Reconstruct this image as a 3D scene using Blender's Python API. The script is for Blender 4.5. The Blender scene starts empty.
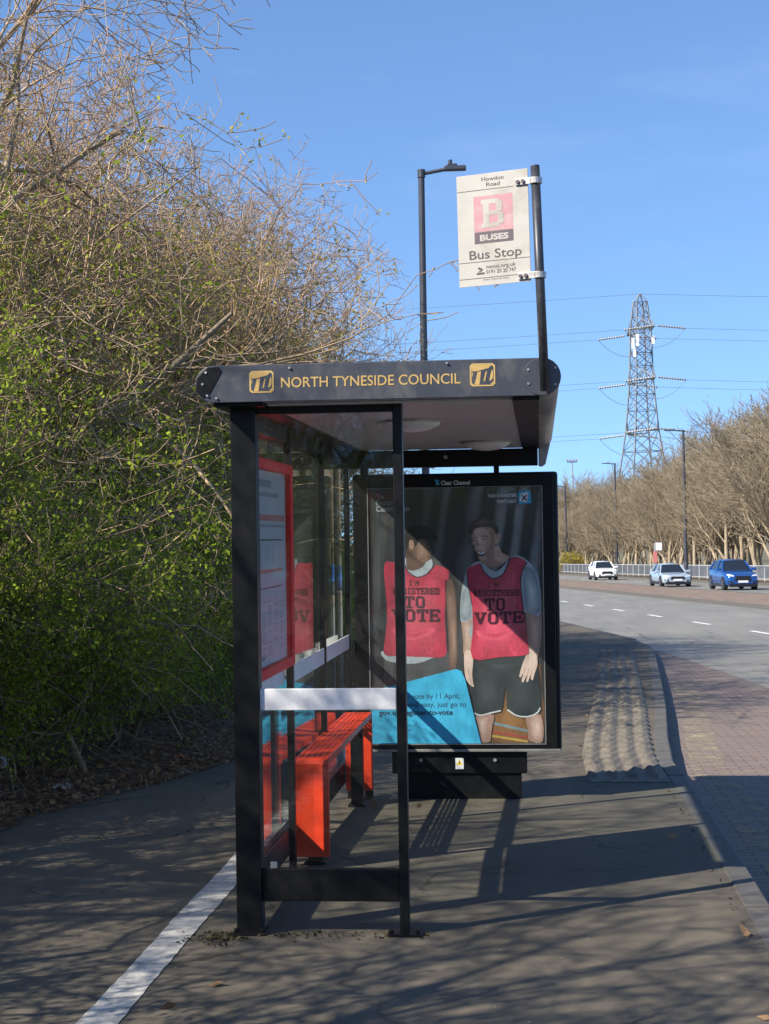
import bpy, math, random
import numpy as np
from mathutils import Vector, Matrix, Euler

R = math.radians
scene = bpy.context.scene
col = scene.collection
rnd = random.Random(7)

# ------------------------------------------------------------------ camera
F = 1650.0
CAM = Vector((0, 0, 1.743))
cam_rot = (Matrix.Rotation(R(5.34), 3, 'Z') @ Matrix.Rotation(R(90.84), 3, 'X') @ Matrix.Rotation(R(-0.85), 3, 'Z'))
cd = bpy.data.cameras.new('camera')
cam = bpy.data.objects.new('camera', cd)
col.objects.link(cam)
cam.matrix_world = Matrix.Translation(CAM) @ cam_rot.to_4x4()
cd.sensor_fit = 'VERTICAL'
cd.sensor_height = 36.0
cd.lens = 36.0 * F / 1024
cd.clip_start = 0.1
cd.clip_end = 3000
scene.camera = cam


def P(px, py, Y):
    """point of the world at depth Y that the photograph shows at a pixel"""
    d = cam_rot @ Vector(((px - 384.5) / F, (512 - py) / F, -1))
    return CAM + d * ((Y - CAM.y) / d.y)


def gz(Y):
    """height of the pavement: level by the shelter, then falling gently"""
    if Y < 9: return 0.0
    if Y < 230: return -0.0153 * (Y - 9)
    return -0.0153 * 221


def lane(Y):
    if Y >= 35: return 5.0 - 0.137 * (Y - 37.8)
    if Y <= 10: return 5.384 + 0.137 * 12.5
    return 5.384 + 0.137 * 12.5 - 0.137 * (Y - 10) ** 2 / 50


# ------------------------------------------------------------------ materials
def new_mat(name):
    m = bpy.data.materials.new(name)
    m.use_nodes = True
    nt = m.node_tree
    nt.nodes.clear()
    out = nt.nodes.new('ShaderNodeOutputMaterial')
    return m, nt, out


def N(nt, t, **kw):
    n = nt.nodes.new(t)
    for k, v in kw.items():
        if k.startswith('i_'):
            key = k[2:]
            n.inputs[int(key) if key.isdigit() else key.replace('_', ' ')].default_value = v
        else:
            setattr(n, k, v)
    return n


def c4(c): return (c[0], c[1], c[2], 1)


def mix(nt, fac, a, b, blend='MIX'):
    n = N(nt, 'ShaderNodeMix', data_type='RGBA', blend_type=blend)
    n.clamp_result = False
    for sock, v in ((n.inputs[0], fac), (n.inputs[6], a), (n.inputs[7], b)):
        if hasattr(v, 'is_output'): nt.links.new(v, sock)
        elif isinstance(v, (int, float)): sock.default_value = v
        else: sock.default_value = c4(v)
    return n.outputs[2]


def ramp(nt, src, lo, hi, a=0.0, b=1.0):
    n = N(nt, 'ShaderNodeMapRange')
    n.clamp = True
    nt.links.new(src, n.inputs[0])
    for i, v in enumerate((lo, hi, a, b)): n.inputs[i + 1].default_value = v
    return n.outputs[0]


def math_(nt, op, a, b=None):
    n = N(nt, 'ShaderNodeMath', operation=op)
    for i, v in enumerate((a, b)):
        if v is None: continue
        if hasattr(v, 'is_output'): nt.links.new(v, n.inputs[i])
        else: n.inputs[i].default_value = v
    return n.outputs[0]


def noise(nt, co, scale, detail=4, rough=.55, stretch=None):
    if stretch:
        mp = N(nt, 'ShaderNodeMapping')
        mp.inputs['Scale'].default_value = stretch
        nt.links.new(co, mp.inputs[0]); co = mp.outputs[0]
    n = N(nt, 'ShaderNodeTexNoise')
    n.inputs['Scale'].default_value = scale
    n.inputs['Detail'].default_value = detail
    n.inputs['Roughness'].default_value = rough
    nt.links.new(co, n.inputs['Vector'])
    return n.outputs[0]


def PM(name, base, rough=.5, metal=0.0, var=.18, scale=14, dirt=None, dirt_amt=.5, dirt_scale=4, bump=0.0,
       bump_scale=80, coat=0.0, stretch=None, spec=.5):
    m, nt, out = new_mat(name)
    tc = N(nt, 'ShaderNodeTexCoord')
    co = tc.outputs['Object']
    b = N(nt, 'ShaderNodeBsdfPrincipled')
    n1 = noise(nt, co, scale, 5, .6, stretch)
    k = ramp(nt, n1, .25, .75)
    colr = mix(nt, k, [c * (1 - var) for c in base], [c * (1 + var) for c in base])
    if dirt:
        n2 = noise(nt, co, dirt_scale, 6, .65, stretch)
        colr = mix(nt, ramp(nt, n2, .48, .72, 0, dirt_amt), colr, dirt)
    nt.links.new(colr, b.inputs['Base Color'])
    nt.links.new(ramp(nt, n1, .2, .8, max(.02, rough - .08), min(1, rough + .1)), b.inputs['Roughness'])
    b.inputs['Metallic'].default_value = metal
    b.inputs['Specular IOR Level'].default_value = spec
    b.inputs['Coat Weight'].default_value = coat
    b.inputs['Coat Roughness'].default_value = .08
    if bump:
        bp = N(nt, 'ShaderNodeBump')
        bp.inputs['Strength'].default_value = bump
        bp.inputs['Distance'].default_value = .01
        nt.links.new(noise(nt, co, bump_scale, 4, .6), bp.inputs['Height'])
        nt.links.new(bp.outputs[0], b.inputs['Normal'])
    nt.links.new(b.outputs[0], out.inputs[0])
    return m


def asphalt(name, base, warm, chips=.5, sc=1.0, rough=.9):
    m, nt, out = new_mat(name)
    co = N(nt, 'ShaderNodeTexCoord').outputs['Object']
    b = N(nt, 'ShaderNodeBsdfPrincipled')
    fine = noise(nt, co, 260 * sc, 3, .7)
    mid = noise(nt, co, 9 * sc, 5, .6)
    big = noise(nt, co, .9 * sc, 5, .6)
    c1 = mix(nt, ramp(nt, fine, .3, .7), [c * .62 for c in base], [c * 1.4 for c in base])
    c1 = mix(nt, ramp(nt, mid, .35, .7, 0, .55), c1, warm)
    c1 = mix(nt, ramp(nt, big, .4, .68, 0, .45), c1, [c * .6 for c in base])
    vo = N(nt, 'ShaderNodeTexVoronoi'); vo.inputs['Scale'].default_value = 16 * sc
    nt.links.new(co, vo.inputs['Vector'])
    sepc = N(nt, 'ShaderNodeSeparateColor'); nt.links.new(vo.outputs['Color'], sepc.inputs[0])
    spot = math_(nt, 'MULTIPLY', ramp(nt, vo.outputs['Distance'], .10, .06), ramp(nt, sepc.outputs[0], .86, .9))
    c1 = mix(nt, math_(nt, 'MULTIPLY', spot, chips), c1, (.34, .31, .26))
    wn = N(nt, 'ShaderNodeTexNoise'); wn.inputs['Scale'].default_value = 2.4; wn.inputs['Detail'].default_value = 4
    nt.links.new(co, wn.inputs['Vector'])
    ad_ = N(nt, 'ShaderNodeVectorMath', operation='MULTIPLY_ADD'); ad_.inputs[1].default_value = (.5, .5, 0)
    nt.links.new(wn.outputs['Color'], ad_.inputs[0]); nt.links.new(co, ad_.inputs[2])
    cr = N(nt, 'ShaderNodeTexVoronoi', feature='DISTANCE_TO_EDGE'); cr.inputs['Scale'].default_value = .55 * sc
    nt.links.new(ad_.outputs[0], cr.inputs['Vector'])
    crack = math_(nt, 'MULTIPLY', ramp(nt, cr.outputs['Distance'], .007, .002), ramp(nt, noise(nt, co, .8, 3), .5, .56))
    c1 = mix(nt, math_(nt, 'MULTIPLY', crack, .8), c1, [c * .25 for c in base])
    st_ = ramp(nt, noise(nt, co, 3.1 * sc, 5, .7), .60, .72, 0, .5)
    c1 = mix(nt, st_, c1, [c * .5 for c in base])
    c1 = mix(nt, ramp(nt, noise(nt, co, 1.6, 4, .6, (1, .07, 1)), .45, .7, 0, .35), c1, [c * 1.35 for c in warm])
    nt.links.new(c1, b.inputs['Base Color'])
    b.inputs['Roughness'].default_value = rough
    b.inputs['Specular IOR Level'].default_value = .3
    bp = N(nt, 'ShaderNodeBump'); bp.inputs['Strength'].default_value = .55; bp.inputs['Distance'].default_value = .006
    nt.links.new(fine, bp.inputs['Height']); nt.links.new(bp.outputs[0], b.inputs['Normal'])
    nt.links.new(b.outputs[0], out.inputs[0])
    return m


def bricks(name, c1, c2, mortar, w, h, wear):
    m, nt, out = new_mat(name)
    co = N(nt, 'ShaderNodeTexCoord').outputs['Object']
    b = N(nt, 'ShaderNodeBsdfPrincipled')
    br = N(nt, 'ShaderNodeTexBrick')
    nt.links.new(co, br.inputs['Vector'])
    br.inputs['Color1'].default_value = c4(c1); br.inputs['Color2'].default_value = c4(c2)
    br.inputs['Mortar'].default_value = c4(mortar)
    br.inputs['Scale'].default_value = 1; br.inputs['Brick Width'].default_value = w
    br.inputs['Row Height'].default_value = h; br.inputs['Mortar Size'].default_value = .008
    br.inputs['Mortar Smooth'].default_value = .3
    n1 = noise(nt, co, 30, 4, .6); n2 = noise(nt, co, 1.3, 5, .6)
    cc = mix(nt, ramp(nt, n1, .3, .7, 0, .5), br.outputs['Color'], [c * .6 for c in c1])
    cc = mix(nt, ramp(nt, n2, .45, .7, 0, .6), cc, wear)
    nt.links.new(cc, b.inputs['Base Color']); b.inputs['Roughness'].default_value = .85
    bp = N(nt, 'ShaderNodeBump'); bp.inputs['Strength'].default_value = .6; bp.inputs['Distance'].default_value = .008
    bp.invert = True
    nt.links.new(br.outputs['Fac'], bp.inputs['Height']); nt.links.new(bp.outputs[0], b.inputs['Normal'])
    nt.links.new(b.outputs[0], out.inputs[0])
    return m


def glass(name, tint=(.93, .95, .94), f0=.05, film=.05, rough=.01, top=1.0):
    """thin pane: passes light straight, mirrors more at grazing angles, with a faint film of dust, thicker where it imitates reflected haze"""
    m, nt, out = new_mat(name)
    co = N(nt, 'ShaderNodeTexCoord').outputs['Object']
    tr = N(nt, 'ShaderNodeBsdfTransparent'); tr.inputs[0].default_value = c4(tint)
    gl = N(nt, 'ShaderNodeBsdfGlossy'); gl.inputs['Roughness'].default_value = rough
    gl.inputs[0].default_value = (1, 1, 1, 1)
    lw = N(nt, 'ShaderNodeLayerWeight'); lw.inputs[0].default_value = .5
    fr = math_(nt, 'ADD', math_(nt, 'MULTIPLY', math_(nt, 'POWER', lw.outputs['Facing'], 5), top - f0), f0)
    df = N(nt, 'ShaderNodeBsdfDiffuse'); df.inputs[0].default_value = (.5, .48, .44, 1)
    ms1 = N(nt, 'ShaderNodeMixShader')
    nt.links.new(ramp(nt, noise(nt, co, 2.6, 6, .7, (1, 1, .5)), .4, .75, film * .3, film * 1.6), ms1.inputs[0])
    nt.links.new(tr.outputs[0], ms1.inputs[1]); nt.links.new(df.outputs[0], ms1.inputs[2])
    ms = N(nt, 'ShaderNodeMixShader')
    nt.links.new(fr, ms.inputs[0]); nt.links.new(ms1.outputs[0], ms.inputs[1]); nt.links.new(gl.outputs[0], ms.inputs[2])
    nt.links.new(ms.outputs[0], out.inputs[0])
    return m


def leaf_mat(name, c1, c2, trans=.35):
    m, nt, out = new_mat(name)
    g = N(nt, 'ShaderNodeNewGeometry')
    k = g.outputs['Random Per Island']
    cc = mix(nt, k, c1, c2)
    d = N(nt, 'ShaderNodeBsdfDiffuse'); t = N(nt, 'ShaderNodeBsdfTranslucent')
    nt.links.new(cc, d.inputs[0])
    tcol = mix(nt, .5, cc, [min(1, c * 1.6) for c in c2])
    nt.links.new(tcol, t.inputs[0])
    ms = N(nt, 'ShaderNodeMixShader'); ms.inputs[0].default_value = trans
    nt.links.new(d.outputs[0], ms.inputs[1]); nt.links.new(t.outputs[0], ms.inputs[2])
    nt.links.new(ms.outputs[0], out.inputs[0])
    return m


MAT = {
    'black': PM('black_powder_coat', (.0065, .007, .008), .4, 0, .25, 9, (.022, .021, .020), .4, 5, .05, 120, spec=.25),
    'navy': PM('weathered_navy_paint', (.046, .053, .070), .42, 0, .18, 7, (.14, .135, .125), .65, 9, .04, 90, stretch=(1, 1, .6)),
    'gold': PM('gold_lettering', (.52, .35, .12), .5, 0, .12, 30),
    'silver': PM('dull_aluminium', (.33, .315, .30), .38, .35, .15, 8, (.10, .095, .085), .5, 5),
    'ceiling': PM('grey_ceiling_sheet', (.50, .525, .55), .38, 0, .10, 5, None, 0, 3, 0, 80, 0, (3, .5, 1)),
    'dome': PM('frosted_light_dome', (.72, .74, .76), .3, 0, .06, 10),
    'red': PM('red_bench_paint', (.74, .055, .016), .36, 0, .18, 8, (.26, .03, .02), .75, 7, .08, 60, stretch=(1, 1, .5)),
    'redframe': PM('red_frame_paint', (.80, .010, .018), .5, 0, .1, 8, spec=.12),
    'white_band': PM('white_vinyl_band', (.74, .74, .76), .45, 0, .06, 9, (.5, .48, .45), .5, 7),
    'paper': PM('timetable_paper', (.47, .51, .57), .6, 0, .05, 6),
    'ink': PM('printed_ink', (.06, .065, .08), .6, 0, .1, 20),
    'ink_soft': PM('printed_ink_soft', (.28, .30, .34), .6, 0, .1, 20),
    'ink_red': PM('printed_red_ink', (.50, .16, .15), .6, 0, .1, 20),
    'flag': PM('grimy_white_sign', (.43, .415, .38), .45, 0, .04, 10, (.27, .235, .185), .8, 6, .03, 60),
    'pink': PM('faded_pink_sign', (.45, .225, .25), .5, 0, .08, 14, (.44, .34, .32), .8, 26),
    'signdark': PM('sign_dark_panel', (.10, .075, .09), .5, 0, .15, 20),
    'signink': PM('sign_ink', (.07, .06, .06), .5, 0, .3, 60),
    'pole': PM('dark_pole_paint', (.038, .042, .052), .4, .2, .2, 12, (.12, .12, .12), .4, 20),
    'lamp': PM('lamp_column_paint', (.045, .050, .065), .45, .1, .15, 6),
    'galv': PM('galvanised_steel', (.45, .45, .44), .45, .7, .15, 20, (.25, .17, .11), .6, 30),
    'bark': PM('grey_brown_bark', (.30, .24, .165), .9, 0, .45, 7, (.09, .07, .045), .7, 3, .5, 40),
    'twig': PM('tan_twig', (.39, .285, .175), .85, 0, .35, 2.2),  # plain tan of the twigs themselves
    'twig2': PM('reddish_twig', (.42, .28, .165), .85, 0, .3, 1.5),
    'hawstem': PM('hawthorn_stem', (.22, .165, .105), .9, 0, .4, 6),
    'farbark': PM('pale_trunk_bark', (.33, .265, .18), .9, 0, .35, 2),
    'fartwig': PM('golden_twig', (.255, .207, .138), .9, 0, .35, .7),
    'leaf': leaf_mat('hawthorn_leaf', (.09, .14, .014), (.40, .47, .06), .45),
    'leaf2': leaf_mat('ivy_leaf', (.06, .10, .015), (.24, .31, .045), .45),
    'bud': leaf_mat('opening_bud', (.24, .20, .05), (.46, .42, .10)),
    'olive': leaf_mat('yellow_green_leaf', (.26, .22, .03), (.46, .38, .08)),
    'litterleaf': leaf_mat('dead_leaf', (.13, .075, .042), (.38, .24, .14), .2),
    'steel': PM('lattice_steel', (.20, .21, .22), .6, .3, .25, .3),
    'insul': PM('insulator_glass', (.22, .23, .235), .3, 0, .15, 1),
    'antenna': PM('antenna_white', (.8, .8, .8), .4, 0, .05, 2),
    'wire': PM('conductor', (.16, .17, .19), .6, .5, .1, 1),
    'rail': PM('railing_galvanised', (.50, .52, .53), .5, .3, .15, 1),
    'tyre': PM('tyre_rubber', (.015, .015, .016), .8, 0, .2, 10),
    'rim': PM('alloy_rim', (.35, .35, .37), .3, .9, .1, 10),
    'lens': PM('headlight_lens', (.85, .87, .9), .08, 0, .03, 10, spec=.9),
    'plate': PM('number_plate', (.75, .76, .74), .4, 0, .03, 10),
    'carblack': PM('car_black_trim', (.012, .012, .014), .35, 0, .1, 10),
    'windscreen': PM('car_glass', (.015, .02, .028), .05, 0, .1, 3, spec=.8),
    'skyblue': PM('printed_sky_blue_card', (.055, .42, .66), .5, 0, .05, 6),
    'yellow': PM('warning_yellow', (.85, .62, .05), .5, 0, .05, 10),
    'white': PM('white_print', (.80, .80, .80), .5, 0, .05, 10),
    'stone': PM('granite_kerb', (.102, .096, .086), .85, 0, .25, 30, (.08, .075, .065), .6, 6, .3, 90),
    'tactile': PM('worn_concrete_paver', (.155, .135, .107), .9, 0, .2, 18, (.10, .095, .08), .7, 3.5, .4, 120),
    'paint': PM('worn_road_paint', (.47, .455, .42), .8, 0, .14, 40, (.15, .135, .11), .85, 14, .4, 200),
    'roadpaint': PM('road_marking', (.72, .72, .70), .7, 0, .1, 3),
    'pavement': asphalt('pavement_asphalt', (.106, .093, .072), (.155, .131, .096), .9),
    'road': asphalt('road_asphalt', (.205, .20, .18), (.225, .215, .185), .0, .35, .75),
    'median': PM('median_litter', (.20, .145, .105), .95, 0, .45, 2.2, (.12, .09, .06), .6, .8, .3, 20),
    'bay': bricks('block_paving', (.24, .175, .14), (.18, .14, .118), (.08, .068, .058), .2, .1, (.17, .145, .12)),
    'soil': PM('woodland_floor', (.12, .082, .052), .95, 0, .5, 3, (.10, .065, .038), .7, 1.3, .8, 30),
    'verge': PM('dry_grass_verge', (.17, .13, .075), .95, 0, .4, .8, (.10, .10, .04), .6, .25, .4, 6),
    'ground': PM('field_ground', (.13, .115, .065), .95, 0, .4, .15, (.08, .09, .03), .6, .05),
}
MAT['glass'] = glass('shelter_glass', (.93, .955, .945), .03, .02)
MAT['glass_end'] = glass('end_pane_glass', (.96, .97, .965), .018, .006)
MAT['glass_ad'] = glass('poster_cover_glass', (.95, .96, .96), .03, .035)  # heavier pale film imitates hazy reflections on this pane
MAT['glass_case'] = glass('case_cover_acrylic', (.95, .96, .96), .015, .01, .06, .10)


# ------------------------------------------------------------------ mesh building
ORIGIN = {}


def tag(o, label=None, cat=None, group=None, kind=None):
    for k, v in (('label', label), ('category', cat), ('group', group), ('kind', kind)):
        if v: o[k] = v
    return o


def thing(name, loc, label, cat, group=None):
    o = bpy.data.objects.new(name, None)
    o.empty_display_size = .2
    col.objects.link(o)
    o.location = loc
    ORIGIN[o] = Vector(loc)
    return tag(o, label, cat, group)


class MB:
    def __init__(s):
        s.v, s.f, s.mi = [], [], []

    def add(s, pts, faces, m=0):
        n = len(s.v)
        s.v += [tuple(p) for p in pts]
        s.f += [tuple(i + n for i in f) for f in faces]
        s.mi += [m] * len(faces)
        return s

    def box(s, x0, x1, y0, y1, z0, z1, m=0):
        return s.add([(x0, y0, z0), (x1, y0, z0), (x1, y1, z0), (x0, y1, z0), (x0, y0, z1), (x1, y0, z1), (x1, y1, z1), (x0, y1, z1)],
                     [(0, 3, 2, 1), (4, 5, 6, 7), (0, 1, 5, 4), (1, 2, 6, 5), (2, 3, 7, 6), (3, 0, 4, 7)], m)

    def poly(s, pts, m=0):
        return s.add(pts, [tuple(range(len(pts)))], m)

    def prism(s, pts, off, m=0):
        """closed solid: outline pts pushed along off"""
        off = Vector(off)
        n = len(pts)
        a = [Vector(p) for p in pts]
        b = [p + off for p in a]
        fs = [tuple(range(n - 1, -1, -1)), tuple(range(n, 2 * n))]
        fs += [(i, (i + 1) % n, n + (i + 1) % n, n + i) for i in range(n)]
        return s.add(a + b, fs, m)

    def tube(s, pts, radii, n=8, m=0, cap=True):
        pts = [Vector(p) for p in pts]
        if isinstance(radii, (int, float)): radii = [radii] * len(pts)
        rings = []
        ref = None
        for i, p in enumerate(pts):
            d = (pts[min(i + 1, len(pts) - 1)] - pts[max(i - 1, 0)]).normalized()
            if ref is None or abs(ref.dot(d)) > .98:
                ref = Vector((1, 0, 0)) if abs(d.x) < .8 else Vector((0, 1, 0))
            u = (ref - d * ref.dot(d)).normalized()
            w = d.cross(u)
            ref = u
            rings.append([p + (u * math.cos(2 * math.pi * k / n) + w * math.sin(2 * math.pi * k / n)) * radii[i] for k in range(n)])
        vs = [q for r in rings for q in r]
        fs = []
        for i in range(len(rings) - 1):
            for k in range(n):
                fs.append((i * n + k, i * n + (k + 1) % n, (i + 1) * n + (k + 1) % n, (i + 1) * n + k))
        if cap:
            fs.append(tuple(range(n - 1, -1, -1)))
            fs.append(tuple(range((len(rings) - 1) * n, len(rings) * n)))
        return s.add(vs, fs, m)

    def build(s, name, mats, parent=None, smooth=False, bevel=0, off=None):
        if not isinstance(mats, (list, tuple)): mats = [mats]
        me = bpy.data.meshes.new(name)
        o_ = off if off is not None else (ORIGIN.get(parent, Vector((0, 0, 0))) if parent else Vector((0, 0, 0)))
        me.from_pydata([(x - o_[0], y - o_[1], z - o_[2]) for x, y, z in s.v], [], s.f)
        for m in mats: me.materials.append(m)
        me.polygons.foreach_set('material_index', s.mi)
        if smooth: me.polygons.foreach_set('use_smooth', [True] * len(s.f))
        me.update()
        o = bpy.data.objects.new(name, me)
        col.objects.link(o)
        if parent:
            o.parent = parent
            ORIGIN[o] = o_
        if bevel:
            b = o.modifiers.new('bevel', 'BEVEL')
            b.width = bevel; b.segments = 2; b.limit_method = 'ANGLE'; b.angle_limit = R(40)
        return o


def np_mesh(name, V, quads, mats, mi=None, smooth=False):
    me = bpy.data.meshes.new(name)
    nf = len(quads)
    me.vertices.add(len(V)); me.vertices.foreach_set('co', np.asarray(V, np.float32).ravel())
    me.loops.add(nf * 4); me.loops.foreach_set('vertex_index', np.asarray(quads, np.int32).ravel())
    me.polygons.add(nf)
    me.polygons.foreach_set('loop_start', np.arange(nf, dtype=np.int32) * 4)
    try: me.polygons.foreach_set('loop_total', np.full(nf, 4, np.int32))
    except Exception: pass
    for m in mats: me.materials.append(m)
    if mi is not None: me.polygons.foreach_set('material_index', np.asarray(mi, np.int32))
    if smooth: me.polygons.foreach_set('use_smooth', np.ones(nf, bool))
    me.update(calc_edges=True)
    me.validate()
    return me


def seg_arrays(segs, sides):
    A = np.array([s[0] for s in segs], float); B = np.array([s[1] for s in segs], float)
    r0 = np.array([s[2] for s in segs]); r1 = np.array([s[3] for s in segs])
    d = B - A
    d /= np.maximum(np.linalg.norm(d, axis=1, keepdims=True), 1e-9)
    ref = np.where(np.abs(d[:, 2:3]) < .9, np.array([[0, 0, 1.0]]), np.array([[1.0, 0, 0]]))
    u = np.cross(d, ref); u /= np.linalg.norm(u, axis=1, keepdims=True)
    w = np.cross(d, u)
    n = len(segs)
    V = np.zeros((n, 2 * sides, 3))
    for k in range(sides):
        a = 2 * math.pi * k / sides
        o = u * math.cos(a) + w * math.sin(a)
        V[:, k] = A + o * r0[:, None]
        V[:, sides + k] = B + o * r1[:, None]
    q = np.array([[k, (k + 1) % sides, sides + (k + 1) % sides, sides + k] for k in range(sides)])
    Q = (q[None] + (np.arange(n) * 2 * sides)[:, None, None]).reshape(-1, 4)
    return V.reshape(-1, 3), Q


def leaf_arrays(pts, size, rs, flat=0.0):
    n = len(pts)
    p = np.asarray(pts, float)
    a = rs.normal(size=(n, 3)); a[:, 2] *= (1 - flat * .8); a /= np.linalg.norm(a, axis=1, keepdims=True)
    b = rs.normal(size=(n, 3)); b[:, 2] *= (1 - flat * .8)
    b -= a * (a * b).sum(1, keepdims=True); b /= np.linalg.norm(b, axis=1, keepdims=True)
    s = size * rs.uniform(.45, 1.6, (n, 1))
    V = np.stack([p - a * s, p - b * s * .55, p + a * s, p + b * s * .55], 1).reshape(-1, 3)
    Q = np.arange(4 * n).reshape(-1, 4)
    return V, Q


def merge(parts):
    V, Q, M_ = [], [], []
    n = 0
    for v, q, m in parts:
        V.append(v); Q.append(q + n); M_.append(np.full(len(q), m)); n += len(v)
    return np.concatenate(V), np.concatenate(Q), np.concatenate(M_)


# ------------------------------------------------------------------ lettering
_text_cache = {}


def text_shape(s, bold=0.0):
    key = (s, bold)
    if key in _text_cache: return _text_cache[key]
    cu = bpy.data.curves.new('t', 'FONT')
    cu.body = s; cu.size = 1; cu.resolution_u = 3; cu.offset = bold; cu.fill_mode = 'FRONT'
    o = bpy.data.objects.new('t', cu)
    col.objects.link(o)
    bpy.context.view_layer.update()
    dg = bpy.context.evaluated_depsgraph_get()
    me = bpy.data.meshes.new_from_object(o.evaluated_get(dg))
    v = [(p.co.x, p.co.y) for p in me.vertices]
    f = [tuple(p.vertices) for p in me.polygons]
    bpy.data.objects.remove(o); bpy.data.curves.remove(cu); bpy.data.meshes.remove(me)
    _text_cache[key] = (v, f)
    return v, f


def put_text(mb, s, O, U, Vv, w, h, bold=0.0, m=0, nrm=None):
    """lettering in the box with lower-left corner O, along U (width w) and Vv (height h of the capitals)"""
    v, f = text_shape(s, bold)
    x0 = min(p[0] for p in v); x1 = max(p[0] for p in v)
    cap = .69
    O, U, Vv = Vector(O), Vector(U), Vector(Vv)
    mb.add([O + U * ((x - x0) / (x1 - x0) * w) + Vv * (y / cap * h) for x, y in v], f, m)


SLAB = {  # strokes on a 4 x 6 grid
    'I': [((2, 0), (2, 6)), ((.8, 0), (3.2, 0)), ((.8, 6), (3.2, 6))],
    'M': [((.4, 0), (.4, 6)), ((3.6, 0), (3.6, 6)), ((.4, 6), (2, 2.4)), ((2, 2.4), (3.6, 6)), ((0, 0), (1, 0)), ((3, 0), (4, 0))],
    'R': [((.6, 0), (.6, 6)), ((0, 6), (3, 6)), ((3.5, 5.5), (3.5, 3.7)), ((.6, 3.2), (3, 3.2)), ((2, 3.2), (3.6, 0)), ((0, 0), (1.4, 0)), ((3.1, 0), (4.1, 0))],
    'E': [((.6, 0), (.6, 6)), ((0, 6), (3.6, 6)), ((0, 0), (3.6, 0)), ((.6, 3), (2.6, 3)), ((3.6, 6.2), (3.6, 4.7)), ((3.6, -.2), (3.6, 1.3)), ((2.6, 3.7), (2.6, 2.3))],
    'G': [((.4, 1), (.4, 5)), ((1, 6), (3.2, 6)), ((1, 0), (3.2, 0)), ((3.6, 5.6), (3.6, 4.4)), ((3.6, .4), (3.6, 2.6)), ((2.2, 2.6), (4, 2.6))],
    'S': [((.5, 5.4), (.5, 3.7)), ((1, 6), (3.2, 6)), ((1, 3), (3, 3)), ((3.5, 2.4), (3.5, .6)), ((.8, 0), (3, 0)), ((3.6, 6.2), (3.6, 4.6)), ((.4, -.2), (.4, 1.4))],
    'T': [((2, 0), (2, 6)), ((.2, 6), (3.8, 6)), ((.2, 6.2), (.2, 4.5)), ((3.8, 6.2), (3.8, 4.5)), ((1, 0), (3, 0))],
    'D': [((.6, 0), (.6, 6)), ((0, 6), (2.8, 6)), ((0, 0), (2.8, 0)), ((3.5, 5.2), (3.5, .8)), ((2.7, 6), (3.5, 5.1)), ((2.7, 0), (3.5, .9))],
    'O': [((.5, 1), (.5, 5)), ((3.5, 1), (3.5, 5)), ((1, 6), (3, 6)), ((1, 0), (3, 0)), ((.5, 5), (1.1, 6)), ((2.9, 6), (3.5, 5)), ((.5, 1), (1.1, 0)), ((2.9, 0), (3.5, 1))],
    'V': [((.4, 6), (2, 0)), ((3.6, 6), (2, 0)), ((-.2, 6), (1.2, 6)), ((2.8, 6), (4.2, 6))],
    'B': [((.7, 0), (.7, 6)), ((0, 6), (2.9, 6)), ((0, 0), (3, 0)), ((.7, 3.1), (2.9, 3.1)), ((3.3, 5.6), (3.3, 3.6)), ((3.5, 2.7), (3.5, .5))],
    "'": [((2, 6.2), (2, 4.6))],
}


def slab_word(word, x0, y0, x1, y1, tilt=0.0, thick=.95):
    """quads (in pixels of the photograph, y down) spelling the word in slab capitals within the box"""
    ws = [2.2 if c in "'" else (3.2 if c == 'I' else 4) for c in word]
    gap = 1.0
    tot = sum(ws) + gap * (len(word) - 1)
    sx = (x1 - x0) / tot; sy = (y1 - y0) / 6
    quads = []
    cx = 0
    for c, w in zip(word, ws):
        for (ax, ay), (bx, by) in SLAB[c]:
            dx, dy = bx - ax, by - ay
            L = math.hypot(dx, dy)
            nx, ny = -dy / L * thick / 2, dx / L * thick / 2
            ex, ey = dx / L * .25, dy / L * .25
            q = [(ax - ex + nx, ay - ey + ny), (bx + ex + nx, by + ey + ny), (bx + ex - nx, by + ey - ny), (ax - ex - nx, ay - ey - ny)]
            o = cx + (w - 4) / 2
            quads.append([(x0 + (o + p[0]) * sx, y1 - p[1] * sy + tilt * (x0 + (o + p[0]) * sx - x0)) for p in q])
        cx += w + gap
    return quads


def smooth_closed(pts, k=4):
    out = []
    n = len(pts)
    for i in range(n):
        p0, p1, p2, p3 = (Vector(pts[(i + j - 1) % n]) for j in range(4))
        for t in range(k):
            t /= k
            out.append(tuple(.5 * ((2 * p1) + (-p0 + p2) * t + (2 * p0 - 5 * p1 + 4 * p2 - p3) * t * t + (-p0 + 3 * p1 - 3 * p2 + p3) * t ** 3)))
    return out


# ------------------------------------------------------------------ world and sun
w = bpy.data.worlds.new('World'); scene.world = w; w.use_nodes = True
nt = w.node_tree
nt.nodes.clear()
sky = nt.nodes.new('ShaderNodeTexSky'); sky.sky_type = 'NISHITA'; sky.sun_disc = False
sun_to = Vector((-1.06, -0.74, 1.03)).normalized()     # towards the sun
sky.sun_elevation = math.asin(sun_to.z)
sky.sun_rotation = math.atan2(sun_to.x, sun_to.y)
sky.altitude = 0; sky.air_density = 1.0; sky.dust_density = .05; sky.ozone_density = 2.2
bg = nt.nodes.new('ShaderNodeBackground'); bg.inputs[1].default_value = .104
wo = nt.nodes.new('ShaderNodeOutputWorld')
tcw = nt.nodes.new('ShaderNodeTexCoord'); va = nt.nodes.new('ShaderNodeVectorMath'); va.operation = 'ADD'; va.inputs[1].default_value = (0, 0, .12)
vn = nt.nodes.new('ShaderNodeVectorMath'); vn.operation = 'NORMALIZE'
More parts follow.
